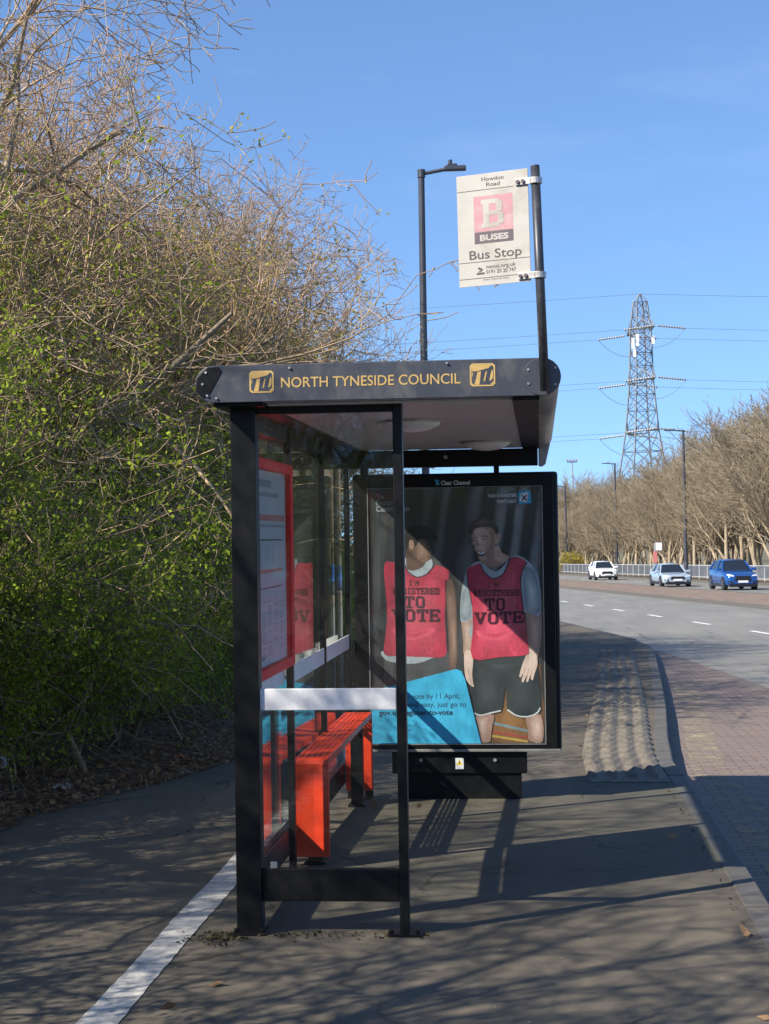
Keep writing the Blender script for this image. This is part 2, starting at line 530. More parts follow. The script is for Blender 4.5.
nt.links.new(tcw.outputs['Generated'], va.inputs[0]); nt.links.new(va.outputs[0], vn.inputs[0]); nt.links.new(vn.outputs[0], sky.inputs[0])
hs = nt.nodes.new('ShaderNodeHueSaturation'); hs.inputs['Saturation'].default_value = .95
tint = nt.nodes.new('ShaderNodeMix'); tint.data_type = 'RGBA'; tint.blend_type = 'MULTIPLY'; tint.inputs[0].default_value = 1
tint.inputs[7].default_value = (.70, .93, 1.17, 1)
nt.links.new(sky.outputs[0], tint.inputs[6]); nt.links.new(tint.outputs[2], hs.inputs['Color']); cm = nt.nodes.new('ShaderNodeMapping'); cm.inputs['Scale'].default_value = (1.2, 1.2, 4.5); cm.inputs['Rotation'].default_value = (.2, .3, 0)
cn = nt.nodes.new('ShaderNodeTexNoise'); cn.inputs['Scale'].default_value = 2.6; cn.inputs['Detail'].default_value = 7; cn.inputs['Roughness'].default_value = .6
nt.links.new(tcw.outputs['Generated'], cm.inputs[0]); nt.links.new(cm.outputs[0], cn.inputs['Vector'])
cirrus = mix(nt, ramp(nt, cn.outputs[0], .56, .85, 0, .08), hs.outputs[0], (8.5, 9.0, 9.8))
nt.links.new(cirrus, bg.inputs[0]); nt.links.new(bg.outputs[0], wo.inputs[0])
sl = bpy.data.lights.new('sun', 'SUN'); sl.energy = 5.0; sl.angle = R(.5); sl.color = (1, .915, .79)
so = bpy.data.objects.new('sun', sl); col.objects.link(so)
so.rotation_euler = (-sun_to).to_track_quat('-Z', 'Y').to_euler()
so.location = (-20, -12, 25)
scene.view_settings.view_transform = 'Standard'
scene.view_settings.look = 'None'
scene.view_settings.exposure = .82
scene.view_settings.gamma = 1
scene.cycles.use_denoising = True
scene.cycles.max_bounces = 8
scene.cycles.transparent_max_bounces = 24


# ------------------------------------------------------------------ the setting
def strip(name, mat, ys, left, right, z, bevel=0):
    mb = MB()
    n = len(ys)
    vs = []
    for y in ys:
        vs += [(left(y), y, z(y)), (right(y), y, z(y))]
    mb.add(vs, [(2 * i, 2 * i + 1, 2 * i + 3, 2 * i + 2) for i in range(n - 1)])
    return tag(mb.build(name, mat), kind='structure')


def yr(a, b, st):
    n = max(1, int(round((b - a) / st)))
    return [a + (b - a) * i / n for i in range(n + 1)]


def lerp_tab(tab):
    def f(y):
        if y <= tab[0][0]: return tab[0][1]
        for (a, va), (b, vb) in zip(tab, tab[1:]):
            if y <= b:
                t = (y - a) / (b - a)
                return va + (vb - va) * t
        return tab[-1][1]
    return f


kerb_in = lerp_tab([(-12, 1.05), (12.2, 1.05), (13.2, 1.03), (15, 1.13), (18, 1.34), (22, 1.58), (27, 1.86), (30, 2.0), (33, 1.86)])


def xr(Y): return kerb_in(Y) if Y < 33 else lane(Y) - 3.78


def xl(Y): return lerp_tab([(-12, -3.6), (8, -3.55), (10.3, -3.35), (12, -2.85), (13.4, -2.55), (16, -2.45), (20, -2.5), (28, -2.6)])(Y) if Y < 28 else xr(Y) - 4.6


ZR = .12       # kerb height
ys_near = yr(-12, 36, .5) + yr(37, 200, 3)
strip('ground', MAT['ground'], yr(-60, 1200, 30), lambda y: -700, lambda y: 700, lambda y: gz(y) - .30)
strip('pavement', MAT['pavement'], ys_near, lambda y: xl(y) - .3, lambda y: xr(y) - .13, gz)
strip('road', MAT['road'], ys_near, lambda y: xr(y) + .02 if y > 33 else kerb_in(y) - .1, lambda y: lane(y) + 4.6, lambda y: gz(y) - ZR - .004)
strip('bus_bay', MAT['bay'], yr(-12, 31.5, .5), lambda y: kerb_in(y) + .0, lambda y: max(kerb_in(y) + .01, lane(y) - 3.75), lambda y: gz(y) - ZR)
strip('median', MAT['median'], ys_near, lambda y: lane(y) + 4.6, lambda y: lane(y) + 9.2, lambda y: gz(y) - .02)
strip('far_road', MAT['road'], ys_near, lambda y: lane(y) + 9.2, lambda y: lane(y) + 16.6, lambda y: gz(y) - ZR - .004)
strip('far_pavement', MAT['pavement'], ys_near, lambda y: lane(y) + 16.75, lambda y: lane(y) + 18.2, lambda y: gz(y) - .02)
strip('verge', MAT['verge'], ys_near, lambda y: lane(y) + 18.2, lambda y: lane(y) + 60, lambda y: gz(y) + .02)


def kerb(name, ys, inner, wdt, top, drop):
    mb = MB()
    prof = [(0, 0), (wdt - .02, 0), (wdt, -.02), (wdt, -drop)]
    vs = []
    for y in ys:
        vs += [(inner(y) + a, y, top(y) + b) for a, b in prof]
    k = len(prof)
    fs = [(i * k + j, i * k + j + 1, (i + 1) * k + j + 1, (i + 1) * k + j) for i in range(len(ys) - 1) for j in range(k - 1)]
    mb.add(vs, fs)
    return tag(mb.build(name, MAT['stone']), kind='structure')


# kerb stones: 0.9 m lengths with open joints
ys = yr(-12, 33, .9)
mb = MB()
for a, b in zip(ys, ys[1:]):
    a2, b2 = a + .006, b - .006
    j = rnd.uniform(-.004, .004)
    mb.add([(xr(a2) - .13, a2, gz(a2) + .004 + j), (xr(a2) - .015, a2, gz(a2) + .004 + j), (xr(a2), a2, gz(a2) - .012), (xr(a2) + .01, a2, gz(a2) - .3),
            (xr(b2) - .13, b2, gz(b2) + .004 + j), (xr(b2) - .015, b2, gz(b2) + .004 + j), (xr(b2), b2, gz(b2) - .012), (xr(b2) + .01, b2, gz(b2) - .3),
            (xr(a2) - .13, a2, gz(a2) - .3), (xr(b2) - .13, b2, gz(b2) - .3)],
           [(0, 1, 5, 4), (1, 2, 6, 5), (2, 3, 7, 6), (0, 8, 3, 2, 1), (4, 5, 6, 7, 9), (0, 4, 9, 8)])
tag(mb.build('kerb', MAT['stone'], bevel=.006), kind='structure')
kerb('kerb_beside_road', yr(33, 200, 3), lambda y: xr(y) - .13, .15, lambda y: gz(y) + .004, .3)
for nm, fx, sg in (('median_kerb', lambda y: lane(y) + 4.6, -1), ('median_kerb', lambda y: lane(y) + 9.2, 1), ('far_kerb', lambda y: lane(y) + 16.68, -1)):
    mb = MB(); vs = []
    for y in ys_near:
        x = fx(y)
        vs += [(x - .07, y, gz(y) - .3), (x - .07, y, gz(y) + .006), (x + .07, y, gz(y) + .006), (x + .07, y, gz(y) - .3)]
    mb.add(vs, [(i * 4 + j, i * 4 + j + 1, i * 4 + j + 5, i * 4 + j + 4) for i in range(len(ys_near) - 1) for j in range(3)])
    tag(mb.build(nm, MAT['stone']), kind='structure')

# painted markings
mb = MB()
vs = []
yy = yr(2, 26, .06)
for y in yy: vs += [(-1.695 - .002 * (y - 8) + rnd.gauss(0, .0018) + .003 * math.sin(y * 3.1), y, gz(y) + .004), (-1.545 - .002 * (y - 8) + rnd.gauss(0, .0018) + .003 * math.sin(y * 2.3 + 1), y, gz(y) + .004)]
mb.add(vs, [(2 * i, 2 * i + 1, 2 * i + 3, 2 * i + 2) for i in range(len(yy) - 1)])
tag(mb.build('path_line', MAT['paint']), kind='structure')


def dash(mb, x, y, L, wd, z, hd=-.137):
    dx, dy = hd, 1.0
    n = math.hypot(dx, dy); dx /= n; dy /= n
    px_, py_ = dy * wd / 2, -dx * wd / 2
    a = (x - dx * L / 2, y - dy * L / 2); b = (x + dx * L / 2, y + dy * L / 2)
    mb.add([(a[0] - px_, a[1] - py_, z(a[1])), (a[0] + px_, a[1] + py_, z(a[1])), (b[0] + px_, b[1] + py_, z(b[1])), (b[0] - px_, b[1] - py_, z(b[1]))], [(0, 1, 2, 3)])


mb = MB()
zr = lambda y: gz(y) - ZR + .002
for i in range(-5, 24): dash(mb, lane(37.9 + 5.85 * i), 37.9 + 5.85 * i, 2.0, .13, zr, -.137 if i > -1 else -.06)
for i in range(0, 26): dash(mb, lane(36 + 5.85 * i) + 12.9, 36 + 5.85 * i, 2.0, .13, zr)
tag(mb.build('lane_marking', MAT['roadpaint']), kind='structure')
m_, nt_, out_ = new_mat('worn_bay_paint')
co = N(nt_, 'ShaderNodeTexCoord').outputs['Object']
d_ = N(nt_, 'ShaderNodeBsdfDiffuse'); d_.inputs[0].default_value = (.42, .37, .25, 1)
t_ = N(nt_, 'ShaderNodeBsdfTransparent'); x_ = N(nt_, 'ShaderNodeMixShader')
k_ = math_(nt_, 'MULTIPLY', ramp(nt_, noise(nt_, co, 2.2, 5, .7), .46, .6, 0, .8), ramp(nt_, noise(nt_, co, 24, 4, .7), .38, .58))
nt_.links.new(k_, x_.inputs[0]); nt_.links.new(t_.outputs[0], x_.inputs[1]); nt_.links.new(d_.outputs[0], x_.inputs[2]); nt_.links.new(x_.outputs[0], out_.inputs[0])
strip('worn_bay_line', m_, yr(6, 24, .5), lambda y: kerb_in(y) + .16, lambda y: kerb_in(y) + .44, lambda y: gz(y) - ZR + .004)

# corduroy of wavy raised pavers
mb = MB()
xs0, cols_, sub = .32, 4, 8
yy = yr(11.95, 28.8, .03)
nx = cols_ * sub + 1
vs = []
for y in yy:
    shift = max(0.0, xr(y) - 1.05) * .75
    for i in range(nx):
        u = i / sub
        x = xs0 + .146 * u + shift
        fr = u % 1.0
        tri = abs(fr - .5) * 2
        ph = (y - tri * .20) / .40
        edge = 1.0 if 0 < i < nx - 1 else 0.0
        seam = 1 - .55 * math.exp(-((fr if fr < .5 else 1 - fr) / .07) ** 2)
        h = (1 - abs((ph % 1.0) * 2 - 1)) ** 1.2 * .036 * seam * edge * min(1, (y - 11.95) / .1)
        vs.append((x, y, gz(y) + .003 + h))
mb.add(vs, [(r * nx + c, r * nx + c + 1, (r + 1) * nx + c + 1, (r + 1) * nx + c) for r in range(len(yy) - 1) for c in range(nx - 1)])
tag(mb.build('wavy_paving', MAT['tactile'], smooth=True), kind='structure')

# woodland floor on the left, rising a little from the path
rs = np.random.RandomState(3)
mb = MB()
yy = yr(-14, 90, .5)
cols2 = [0, .12, .3, .6, 1, 1.5, 2.2, 3, 4, 6, 9, 14, 25, 45]
vs = []
for y in yy:
    for c in cols2:
        x = xl(y) + .12 * math.sin(y * 2.1) + .08 * math.sin(y * 5.3) - c
        h = .02 * math.sin(x * 5 + y * 3) + .03 * math.sin(y * 1.7 - x * 2.3)
        z = gz(y) + (.008 if c == 0 else min(.09 * c, .10 + .055 * c) + h * min(1, c))
        vs.append((x, y, z))
k = len(cols2)
mb.add(vs, [(i * k + j + 1, i * k + j, (i + 1) * k + j, (i + 1) * k + j + 1) for i in range(len(yy) - 1) for j in range(k - 1)])
tag(mb.build('woodland_floor', MAT['soil'], smooth=True), kind='structure')


def floor_z(x, y):
    c = max(0.0, xl(y) - x)
    return gz(y) + min(.09 * c, .10 + .055 * c)


n = 26000
yy = rs.uniform(5, 32, n)
cc = np.abs(rs.normal(0, 1.1, n)) - .12
pts = [(xl(y) - c, y, floor_z(xl(y) - c, y) + rs.uniform(.008, .05)) for y, c in zip(yy, cc)]
n2 = 70
for _ in range(n2):
    y = rs.uniform(6, 24); x = rs.uniform(-3.2, 1.0)
    if rs.uniform() < .55: x = -1.2 + rs.normal(0, .12) if rs.uniform() < .5 else xr(y) - .16 - abs(rs.normal(0, .08))
    pts.append((x, y, gz(y) + .009))
V, Q = leaf_arrays(pts, .024, rs, .85)
mp2 = [(-1.42 + rs.normal(0, .07), 7.12 + rs.normal(0, .06), .006) for _ in range(200)] + [(rs.uniform(-1.3, -.5), 7.2 + rs.normal(0, .035), .005) for _ in range(160)]
mp2 += [(kerb_in(y) - .17 - abs(rs.normal(0, .015)), y, gz(y) + .005) for y in rs.uniform(5, 12, 60)]
V2, Q2 = leaf_arrays(mp2, .009, rs, .5)
o = bpy.data.objects.new('moss', np_mesh('moss', V2, Q2, [leaf_mat('moss_crumbs', (.03, .03, .012), (.10, .085, .045), .1)]))
col.objects.link(o)
tag(o, 'crumbs of moss and dirt gathered round the feet of the shelter posts', 'moss', kind='stuff')
o = bpy.data.objects.new('leaf_litter', np_mesh('leaf_litter', V, Q, [MAT['litterleaf']]))
col.objects.link(o)
tag(o, 'brown dead leaves and twigs under the hedge along the path', 'leaf litter', kind='stuff')


# ------------------------------------------------------------------ trees
def rvec(r): return Vector((r.gauss(0, 1), r.gauss(0, 1), r.gauss(0, 1)))


def grow(r, segs, tips, p, d, rad, L, lvl, maxl, spec, lean):
    nseg = spec['n'][lvl]
    step = L / nseg
    pts = [(p.copy(), rad)]
    for i in range(nseg):
        d = (d + rvec(r) * spec['wig'][lvl] + Vector((0, 0, spec['up'][lvl])) + lean * spec['lean'][lvl]).normalized()
        q = p + d * step
        r1 = max(spec['rmin'], rad * (1 - (i + 1) / nseg * spec['taper'][lvl]))
        r0 = max(spec['rmin'], rad * (1 - i / nseg * spec['taper'][lvl]))
        segs[lvl].append((tuple(p), tuple(q), r0, r1))
        p = q
        pts.append((p.copy(), r1, d.copy()))
    if lvl == maxl or lvl >= maxl - 1:
        tips.append((tuple(p), lvl))
    if lvl == maxl:
        tips.append((tuple(pts[len(pts) // 2][0]), lvl))
        return
    nb = spec['kids'][lvl]
    for b in range(nb):
        t = spec['t0'][lvl] + (1 - spec['t0'][lvl]) * (b + r.random()) / nb
        k = min(len(pts) - 1, max(1, int(round(t * nseg))))
        bp, br, bd = pts[k]
        ax = bd.cross(rvec(r)).normalized()
        ang = R(r.uniform(*spec['ang'][lvl]))
        nd = (Matrix.Rotation(ang, 3, ax) @ bd)
        grow(r, segs, tips, bp, nd, max(spec['rmin'], br * r.uniform(.5, .75)), L * r.uniform(*spec['len'][lvl]) * (1.15 - .5 * t), lvl + 1, maxl, spec, lean)


BARE = dict(n=[6, 6, 6, 5, 4], wig=[.07, .13, .17, .19, .18], up=[.05, .03, .02, .02, .02], lean=[.04, .05, .03, .01, 0],
            taper=[.55, .8, .85, .85, .7], rmin=.0043, kids=[8, 7, 6, 5], t0=[.25, .2, .15, .12], ang=[(32, 66), (30, 65), (32, 75), (35, 80)],
            len=[(.75, 1.0), (.55, .8), (.48, .7), (.32, .55)])
OPEN = dict(BARE, kids=[6, 6, 5, 5], rmin=.0042)
HAW = dict(n=[4, 5, 5, 4], wig=[.16, .2, .25, .28], up=[.06, .02, .0, 0], lean=[0, 0, 0, 0], taper=[.5, .75, .8, .7], rmin=.0035,
           kids=[8, 7, 6], t0=[.15, .1, .1], ang=[(25, 75), (30, 80), (30, 85)], len=[(.55, .9), (.5, .8), (.4, .7)])
FAR = dict(n=[5, 5, 4, 3], wig=[.05, .1, .14, .18], up=[.08, .10, .08, .06], lean=[0, 0, 0, 0], taper=[.5, .75, .8, .6], rmin=.0105,
           kids=[12, 11, 10], t0=[.22, .12, .1], ang=[(18, 42), (18, 48), (20, 55)], len=[(.55, .85), (.45, .7), (.4, .65)])


def tree_meshes(tag_, seed, H, trunk_r, spec, maxl, trunk_lv, mats, leaf=None, lean=(0, 0, 0), stems=1, trunk_len=.55, d0=(0, 0, 1), sides=(7, 3)):
    r = random.Random(seed)
    rs_ = np.random.RandomState(seed)
    segs = [[] for _ in range(maxl + 1)]
    tips = []
    for s in range(stems):
        p0 = Vector((0, 0, -.1)) if stems == 1 else Vector((r.gauss(0, .35), r.gauss(0, .35), -.1))
        dd = Vector(d0) + (Vector((r.gauss(0, .28), r.gauss(0, .28), 0)) if stems > 1 else Vector((0, 0, 0)))
        grow(r, segs, tips, p0, dd.normalized(), trunk_r * (1 if stems == 1 else r.uniform(.5, 1)), H * trunk_len, 0, maxl, spec, Vector(lean))
    tv, tq = seg_arrays([s for l in range(trunk_lv + 1) for s in segs[l]], sides[0])
    me_t = np_mesh('trunk', tv, tq, [mats[0]], smooth=True)
    cs = [s for l in range(trunk_lv + 1, maxl + 1) for s in segs[l]]
    v, q = seg_arrays(cs, sides[1])
    parts = [(v, q, 0)]
    if leaf:
        for li, (cnt, size, spread, zlo) in enumerate(leaf):
            if cnt <= 0: continue
            T = np.array([t[0] for t in tips])
            if zlo is not None: T = T[T[:, 2] < zlo] if zlo > 0 else T
            if len(T) == 0: continue
            idx = rs_.randint(0, len(T), cnt)
            pts = T[idx] + rs_.normal(0, spread, (cnt, 3))
            pts = pts[pts[:, 2] > .42 + .18 * np.sin(pts[:, 0] * 3)]
            lv, lq = leaf_arrays(pts, size, rs_)
            parts.append((lv, lq, li + 1))
    V, Q, mi = merge(parts)
    me_c = np_mesh('crown', V, Q, mats[1:], mi)
    return me_t, me_c


def place_tree(name, meshes, loc, rz, sc, label, cat, group, tilt=(0, 0)):
    root = thing(name, loc, label, cat, group)
    root.rotation_euler = (tilt[0], tilt[1], rz)
    root.scale = (sc, sc, sc) if isinstance(sc, (int, float)) else sc
    for nm, me in zip(('trunk', 'crown'), meshes):
        o = bpy.data.objects.new(nm, me)
        col.objects.link(o)
        o.parent = root
    return root


bare = [tree_meshes('bare', 11 + i, 8.0, .17, BARE, 4, 1, (MAT['bark'], (MAT['twig'] if i != 1 else MAT['twig2']), MAT['bud']),
                    leaf=[(9000, .0155, .04, 4.6)], lean=(.5, 0, .2)) for i in range(3)]
STREAK = dict(BARE, kids=[7, 7, 4, 3], rmin=.009)
streak = [tree_meshes('streak', 95 + i, 8.0, .13, STREAK, 4, 1, (MAT['bark'], MAT['twig'], MAT['bud']), leaf=[(1200, .014, .02, 0)], lean=(.5, 0, .2)) for i in range(2)]
opn = [tree_meshes('open', 91 + i, 8.0, .19, OPEN, 4, 1, (MAT['bark'], MAT['twig'], MAT['bud']), leaf=[(1500, .011, .015, 0)], lean=(.28, 0, .2)) for i in range(2)]
haw = [tree_meshes('haw', 31 + i, 3.6, .05, HAW, 3, 0, (MAT['hawstem'], MAT['hawstem'], MAT['leaf'], MAT['leaf2']),
                   leaf=[(32000, .0150, .055, 0), (15000, .017, .10, 1.5)], stems=5, trunk_len=.62, sides=(5, 3)) for i in range(3)]
hthin = [tree_meshes('hthin', 41 + i, 3.6, .05, dict(HAW, kids=[8, 8, 7]), 3, 0, (MAT['hawstem'], MAT['twig'], MAT['leaf'], MAT['bud']),
                     leaf=[(9000, .0135, .05, 0), (5000, .0125, .06, 0)], stems=5, trunk_len=.62, sides=(5, 3)) for i in range(2)]
far = [tree_meshes('far', 51 + i, 10.5, .15, FAR, 3, 1, (MAT['farbark'], MAT['fartwig']), stems=(1, 2, 1)[i], trunk_len=.55, sides=(5, 3)) for i in range(3)]

G1 = 'bare trees standing behind the hedge on the left'
L_BARE = ['bare spreading tree with grey sunlit limbs behind the green hedge', 'bare reddish twiggy tree behind the green hedge', 'tall bare tree with dense pale twigs behind the green hedge']
BT = [(-6.2, 11.6, 3, 5, 1.1), (-6.9, 14.4, 4, 30, 1.1), (-6.9, 16.4, 3, 190, 1.2), (-5.9, 17.6, 1, -20, 1.12), (-7.8, 18.5, 2, 200, 1.3), (-7.0, 20.0, 0, 150, 1.15), (-6.2, 22.2, 1, 240, 1.0), (-5.3, 22.8, 2, 80, .98), (-5.0, 26.0, 0, 200, 1.02), (-5.6, 29.8, 2, 140, 1.1), (-5.7, 24.6, 1, 300, 1.08), (-5.3, 28.0, 1, 90, 1.1), (-6.4, 19.0, 2, 320, 1.0), (-7.9, 24.0, 1, 120, 1.25), (-6.0, 26.5, 2, 10, 1.1), (-9.6, 26, 2, 30, 1.4), (-5.0, 20.4, 2, -15, .90), (-4.7, 24.0, 1, 15, .90),
      (-4.6, 28.0, 0, -35, .95), (-4.8, 32, 1, 50, .85), (-8.4, 20.0, 2, -60, 1.1), (-8.4, 27, 0, 80, 1.1), (-6.6, 36, 2, 20, .95), (-7.4, 43, 1, 45, .95)]
allb = bare + opn + streak
L_BARE += ['open bare tree with long grey limbs reaching over the path at the left edge', 'open bare tree with thin limbs standing farther back behind the hedge']
for i, (x, y, v, a, s) in enumerate(BT):
    place_tree('bare_tree', allb[v], (x, y, floor_z(x, y) - .05), R(a), s, L_BARE[v], 'tree', G1)
# trees of the same belt beside the photographer: their twigs throw the dappled shade
for i, (x, y, v, a, s) in enumerate([(-5.0, 7.2, 4, 10, .9), (-5.9, 1.6, 3, -30, .95), (-8.6, 4.6, 3, 130, 1.15), (-8.2, .6, 4, 20, 1.05), (-5.0, 2.2, 5, 15, .85), (-6.6, -1.4, 6, 60, 1.0), (-6.9, 2.6, 5, 170, 1.05), (-5.2, .2, 6, 120, .9)]):
    place_tree('bare_tree', allb[v], (x, y, floor_z(x, y) - .05), R(a), s, 'bare tree of the same belt standing beside the path behind the viewer', 'tree', G1)
# the belt turns across behind the photographer; it shows as reflections in the glass
for i, (x, y, v, a, s) in enumerate([(-9, -17, 0, 10, 1.0), (-4.5, -18.5, 2, 100, 1.0), (-.5, -20, 1, 200, 1.1), (4, -21, 0, 300, 1.1), (8.5, -22, 2, 40, 1.1)]):
    place_tree('bare_tree', allb[v], (x, y, -.05), R(a), s, 'bare tree across the path far behind the viewer', 'tree', 'bare trees behind the viewer')

G2 = 'hawthorn shrubs forming the hedge beside the path'
k = 0
for (x0, y0, y1, st, s0) in ((-4.60, 9.2, 34, 1.15, .68), (-5.6, 10.0, 34, 1.6, 1.02), (-7.0, 11.5, 36, 2.0, 1.62)):
    y = y0
    while y < y1:
        x = x0 + rnd.uniform(-.25, .25) + (min(0, xl(y) + 3.35) if y > 28 else max(0, xl(y) + 3.35) * .75)
        place_tree('hawthorn_shrub', (hthin[k % 2] if s0 > 1.3 or (s0 > 1 and k % 3 == 0) else haw[k % 3]), (x, y, floor_z(x, y) - .05), rnd.uniform(0, 6.28), s0 * rnd.uniform(.85, 1.15),
                   'leafy green hawthorn shrub of the hedge beside the path', 'shrub', G2)
        k += 1
        y += st * rnd.uniform(.85, 1.15)

for i in range(11):
    place_tree('hawthorn_shrub', haw[i % 3], (-10 + 2.1 * i, -15.5 - .35 * i + rnd.uniform(-.6, .6), -.05), rnd.uniform(0, 6.28), 1.25 * rnd.uniform(.9, 1.2),
               'leafy hawthorn shrub across the path far behind the viewer', 'shrub', 'hawthorn shrubs behind the viewer')
for i, (x, y, sc_) in enumerate([(-5.0, 8.0, .8), (-5.0, 5.6, .95), (-5.2, 3.3, .85), (-5.1, 1.2, .9), (-6.8, 6.8, 1.15), (-6.9, 2.3, 1.1)]):
    place_tree('hawthorn_shrub', haw[i % 3], (x, y, floor_z(x, y) - .05), rnd.uniform(0, 6.28), sc_,
               'leafy hawthorn shrub of the hedge standing beside the viewer', 'shrub', 'hawthorn shrubs beside the viewer')
# belt of bare trees across the road
G3 = 'bare golden trees in the belt across the road'
k = 0
y = 66
while y < 300:
    for row, (dx, sc) in enumerate(((20.5, 1.2), (24.0, 1.5), (28.0, 1.75), (32.5, 1.95), (38, 2.15))):
        yy_ = y + rnd.uniform(-1.5, 1.5) + row * 1.3
        x = lane(yy_) + dx + rnd.uniform(-1, 1)
        if yy_ > 215: x = lane(215) + dx - (yy_ - 215) * .25
        s = sc * rnd.uniform(.82, 1.15) * float(np.interp(yy_, [75, 95, 125, 170, 220, 300], [1.32, 1.20, .92, .76, .70, .68]))
        if (x - 0) / yy_ < .17:
            place_tree('belt_tree', far[k % 3], (x, yy_, gz(yy_) - .05), rnd.uniform(0, 6.28), s,
                       'bare golden brown tree of the roadside belt behind the railing', 'tree', G3)
        k += 1
    y += 2.9 if y < 120 else 4.0 if y < 150 else 7
for (px_, Y, s) in ((572, 240, .9), (580, 265, 1.2), (588, 225, 1.2), (597, 235, 1.4), (604, 222, 1.35), (556, 260, .7), (545, 255, .7)):
    q = P(px_, 560, Y)
    place_tree('belt_tree', far[k % 3], (q.x, Y, gz(Y) - .05), rnd.uniform(0, 6.28), s, 'bare golden brown tree of the roadside belt behind the railing', 'tree', G3); k += 1
bush = tree_meshes('bush', 77, 3.2, .05, dict(HAW, rmin=.012), 3, 0, (MAT['hawstem'], MAT['fartwig'], MAT['olive']), leaf=[(3000, .10, .22, 0)], stems=5, trunk_len=.6, sides=(4, 3))
for (px_, Y, s, lb) in ((569, 190, .9, 'yellow green bush at the far bend beside the thin lamp column'), (579, 200, .8, 'smaller yellow green bush at the far bend left of the white car')):
    q = P(px_, 572, Y)
    place_tree('yellow_bush', bush, (q.x, Y, gz(Y) - .05), 1.0, s, lb, 'bush', 'yellow bushes at the far bend')

# ------------------------------------------------------------------ bus shelter
YN, YF = 7.21, 11.16
ROOF_B, ROOF_T = 2.335, 2.487
sh = thing('bus_shelter', (-.7, 9.2, 0), 'black council bus shelter with glass sides and rounded flat canopy', 'bus shelter')
B = MAT['black']


def part(fn, name, mat, parent=sh, bevel=.004, smooth=False):
    m = MB(); fn(m)
    return m.build(name, mat, parent, smooth, bevel)


# canopy: flat slab with half-round long edges
def stadium(x0, x1, zb, zt, n=10):
    r = (zt - zb) / 2; zc = (zt + zb) / 2
    pts = [(x1 - r + r * math.sin(a), zc - r * math.cos(a)) for a in [math.pi * i / n for i in range(n + 1)]]
    pts += [(x0 + r - r * math.sin(a), zc + r * math.cos(a)) for a in [math.pi * i / n for i in range(n + 1)]]
    return pts


RX0, RX1 = -1.468, .100
RY0, RY1 = 7.03, 11.32
m = MB()
st = stadium(RX0, RX1, ROOF_B, ROOF_T)
m.prism([(x, RY0 + .012, z) for x, z in st], (0, RY1 - RY0 - .012, 0))
roof = m.build('roof', MAT['silver'], sh, smooth=False)
for p in roof.data.polygons: p.use_smooth = len(p.vertices) == 4
# ceiling sheet and dark margins under the canopy
part(lambda m: m.box(-1.18, -.105, RY0 + .12, YF - .05, ROOF_B - .012, ROOF_B - .002), 'ceiling', MAT['ceiling'], roof, .002)
part(lambda m: m.box(-.102, .012, RY0 + .03, YF - .05, ROOF_B - .02, ROOF_B - .003), 'edge_trim', B, roof, .003)
part(lambda m: m.box(-1.40, -1.183, RY0 + .03, YF - .05, ROOF_B - .02, ROOF_B - .003), 'edge_trim', B, roof, .003)  # added strip, hides the red case mirrored in the roof underside
m = MB()
st2 = stadium(RX0 - .004, RX1 + .004, ROOF_B - .005, ROOF_T + .004)
m.prism([(x, RY0 - .006, z) for x, z in st2], (0, .016, 0))
fascia = m.build('fascia', MAT['navy'], sh, bevel=.003)
# fascia end plates with rivets
m = MB()
zc = (ROOF_B + ROOF_T) / 2
m.prism([(RX1 - .078 + .080 * math.cos(a), RY0 - .0105, zc + .080 * math.sin(a)) for a in [2 * math.pi * i / 28 for i in range(28)]], (0, .0045, 0))
m.build('end_plate', MAT['navy'], fascia, bevel=.001)
m = MB()
pl = [(RX0 + .0, zc - .03), (RX0 + .03, zc - .06), (RX0 + .055, zc - .05), (RX0 + .115, zc + .055), (RX0 + .10, zc + .074), (RX0 + .05, zc + .07), (RX0 + .008, zc + .03)]
m.prism([(x, RY0 - .0095, z) for x, z in pl], (0, .0035, 0))
m.build('end_plate', MAT['black'], fascia, bevel=.001)
m = MB()
for (x, z) in ((RX0 + .045, zc + .05), (RX0 + .03, zc), (RX0 + .05, zc - .05), (RX0 + .09, zc - .062), (RX0 + .41, zc + .062), (-.38, zc + .066), (RX1 - .02, zc + .035),
               (RX1 - .02, zc - .035), (RX1 - .135, zc + .03), (RX1 - .135, zc - .03), (RX1 - .078, zc + .066)):
    m.tube([(x, RY0 - .014, z), (x, RY0 - .006, z)], .0055, 8)
m.build('rivets', MAT['galv'], fascia)
# gold council name
m = MB()
yfr = RY0 - .0075
O = P(281, 387.5, yfr); O2 = P(460.5, 383.5, yfr)
put_text(m, 'NORTH TYNESIDE COUNCIL', (O.x, yfr, O.z), (1, 0, 0), (0, 0, 1), O2.x - O.x, .043, .008)
m.build('lettering', MAT['gold'], fascia)


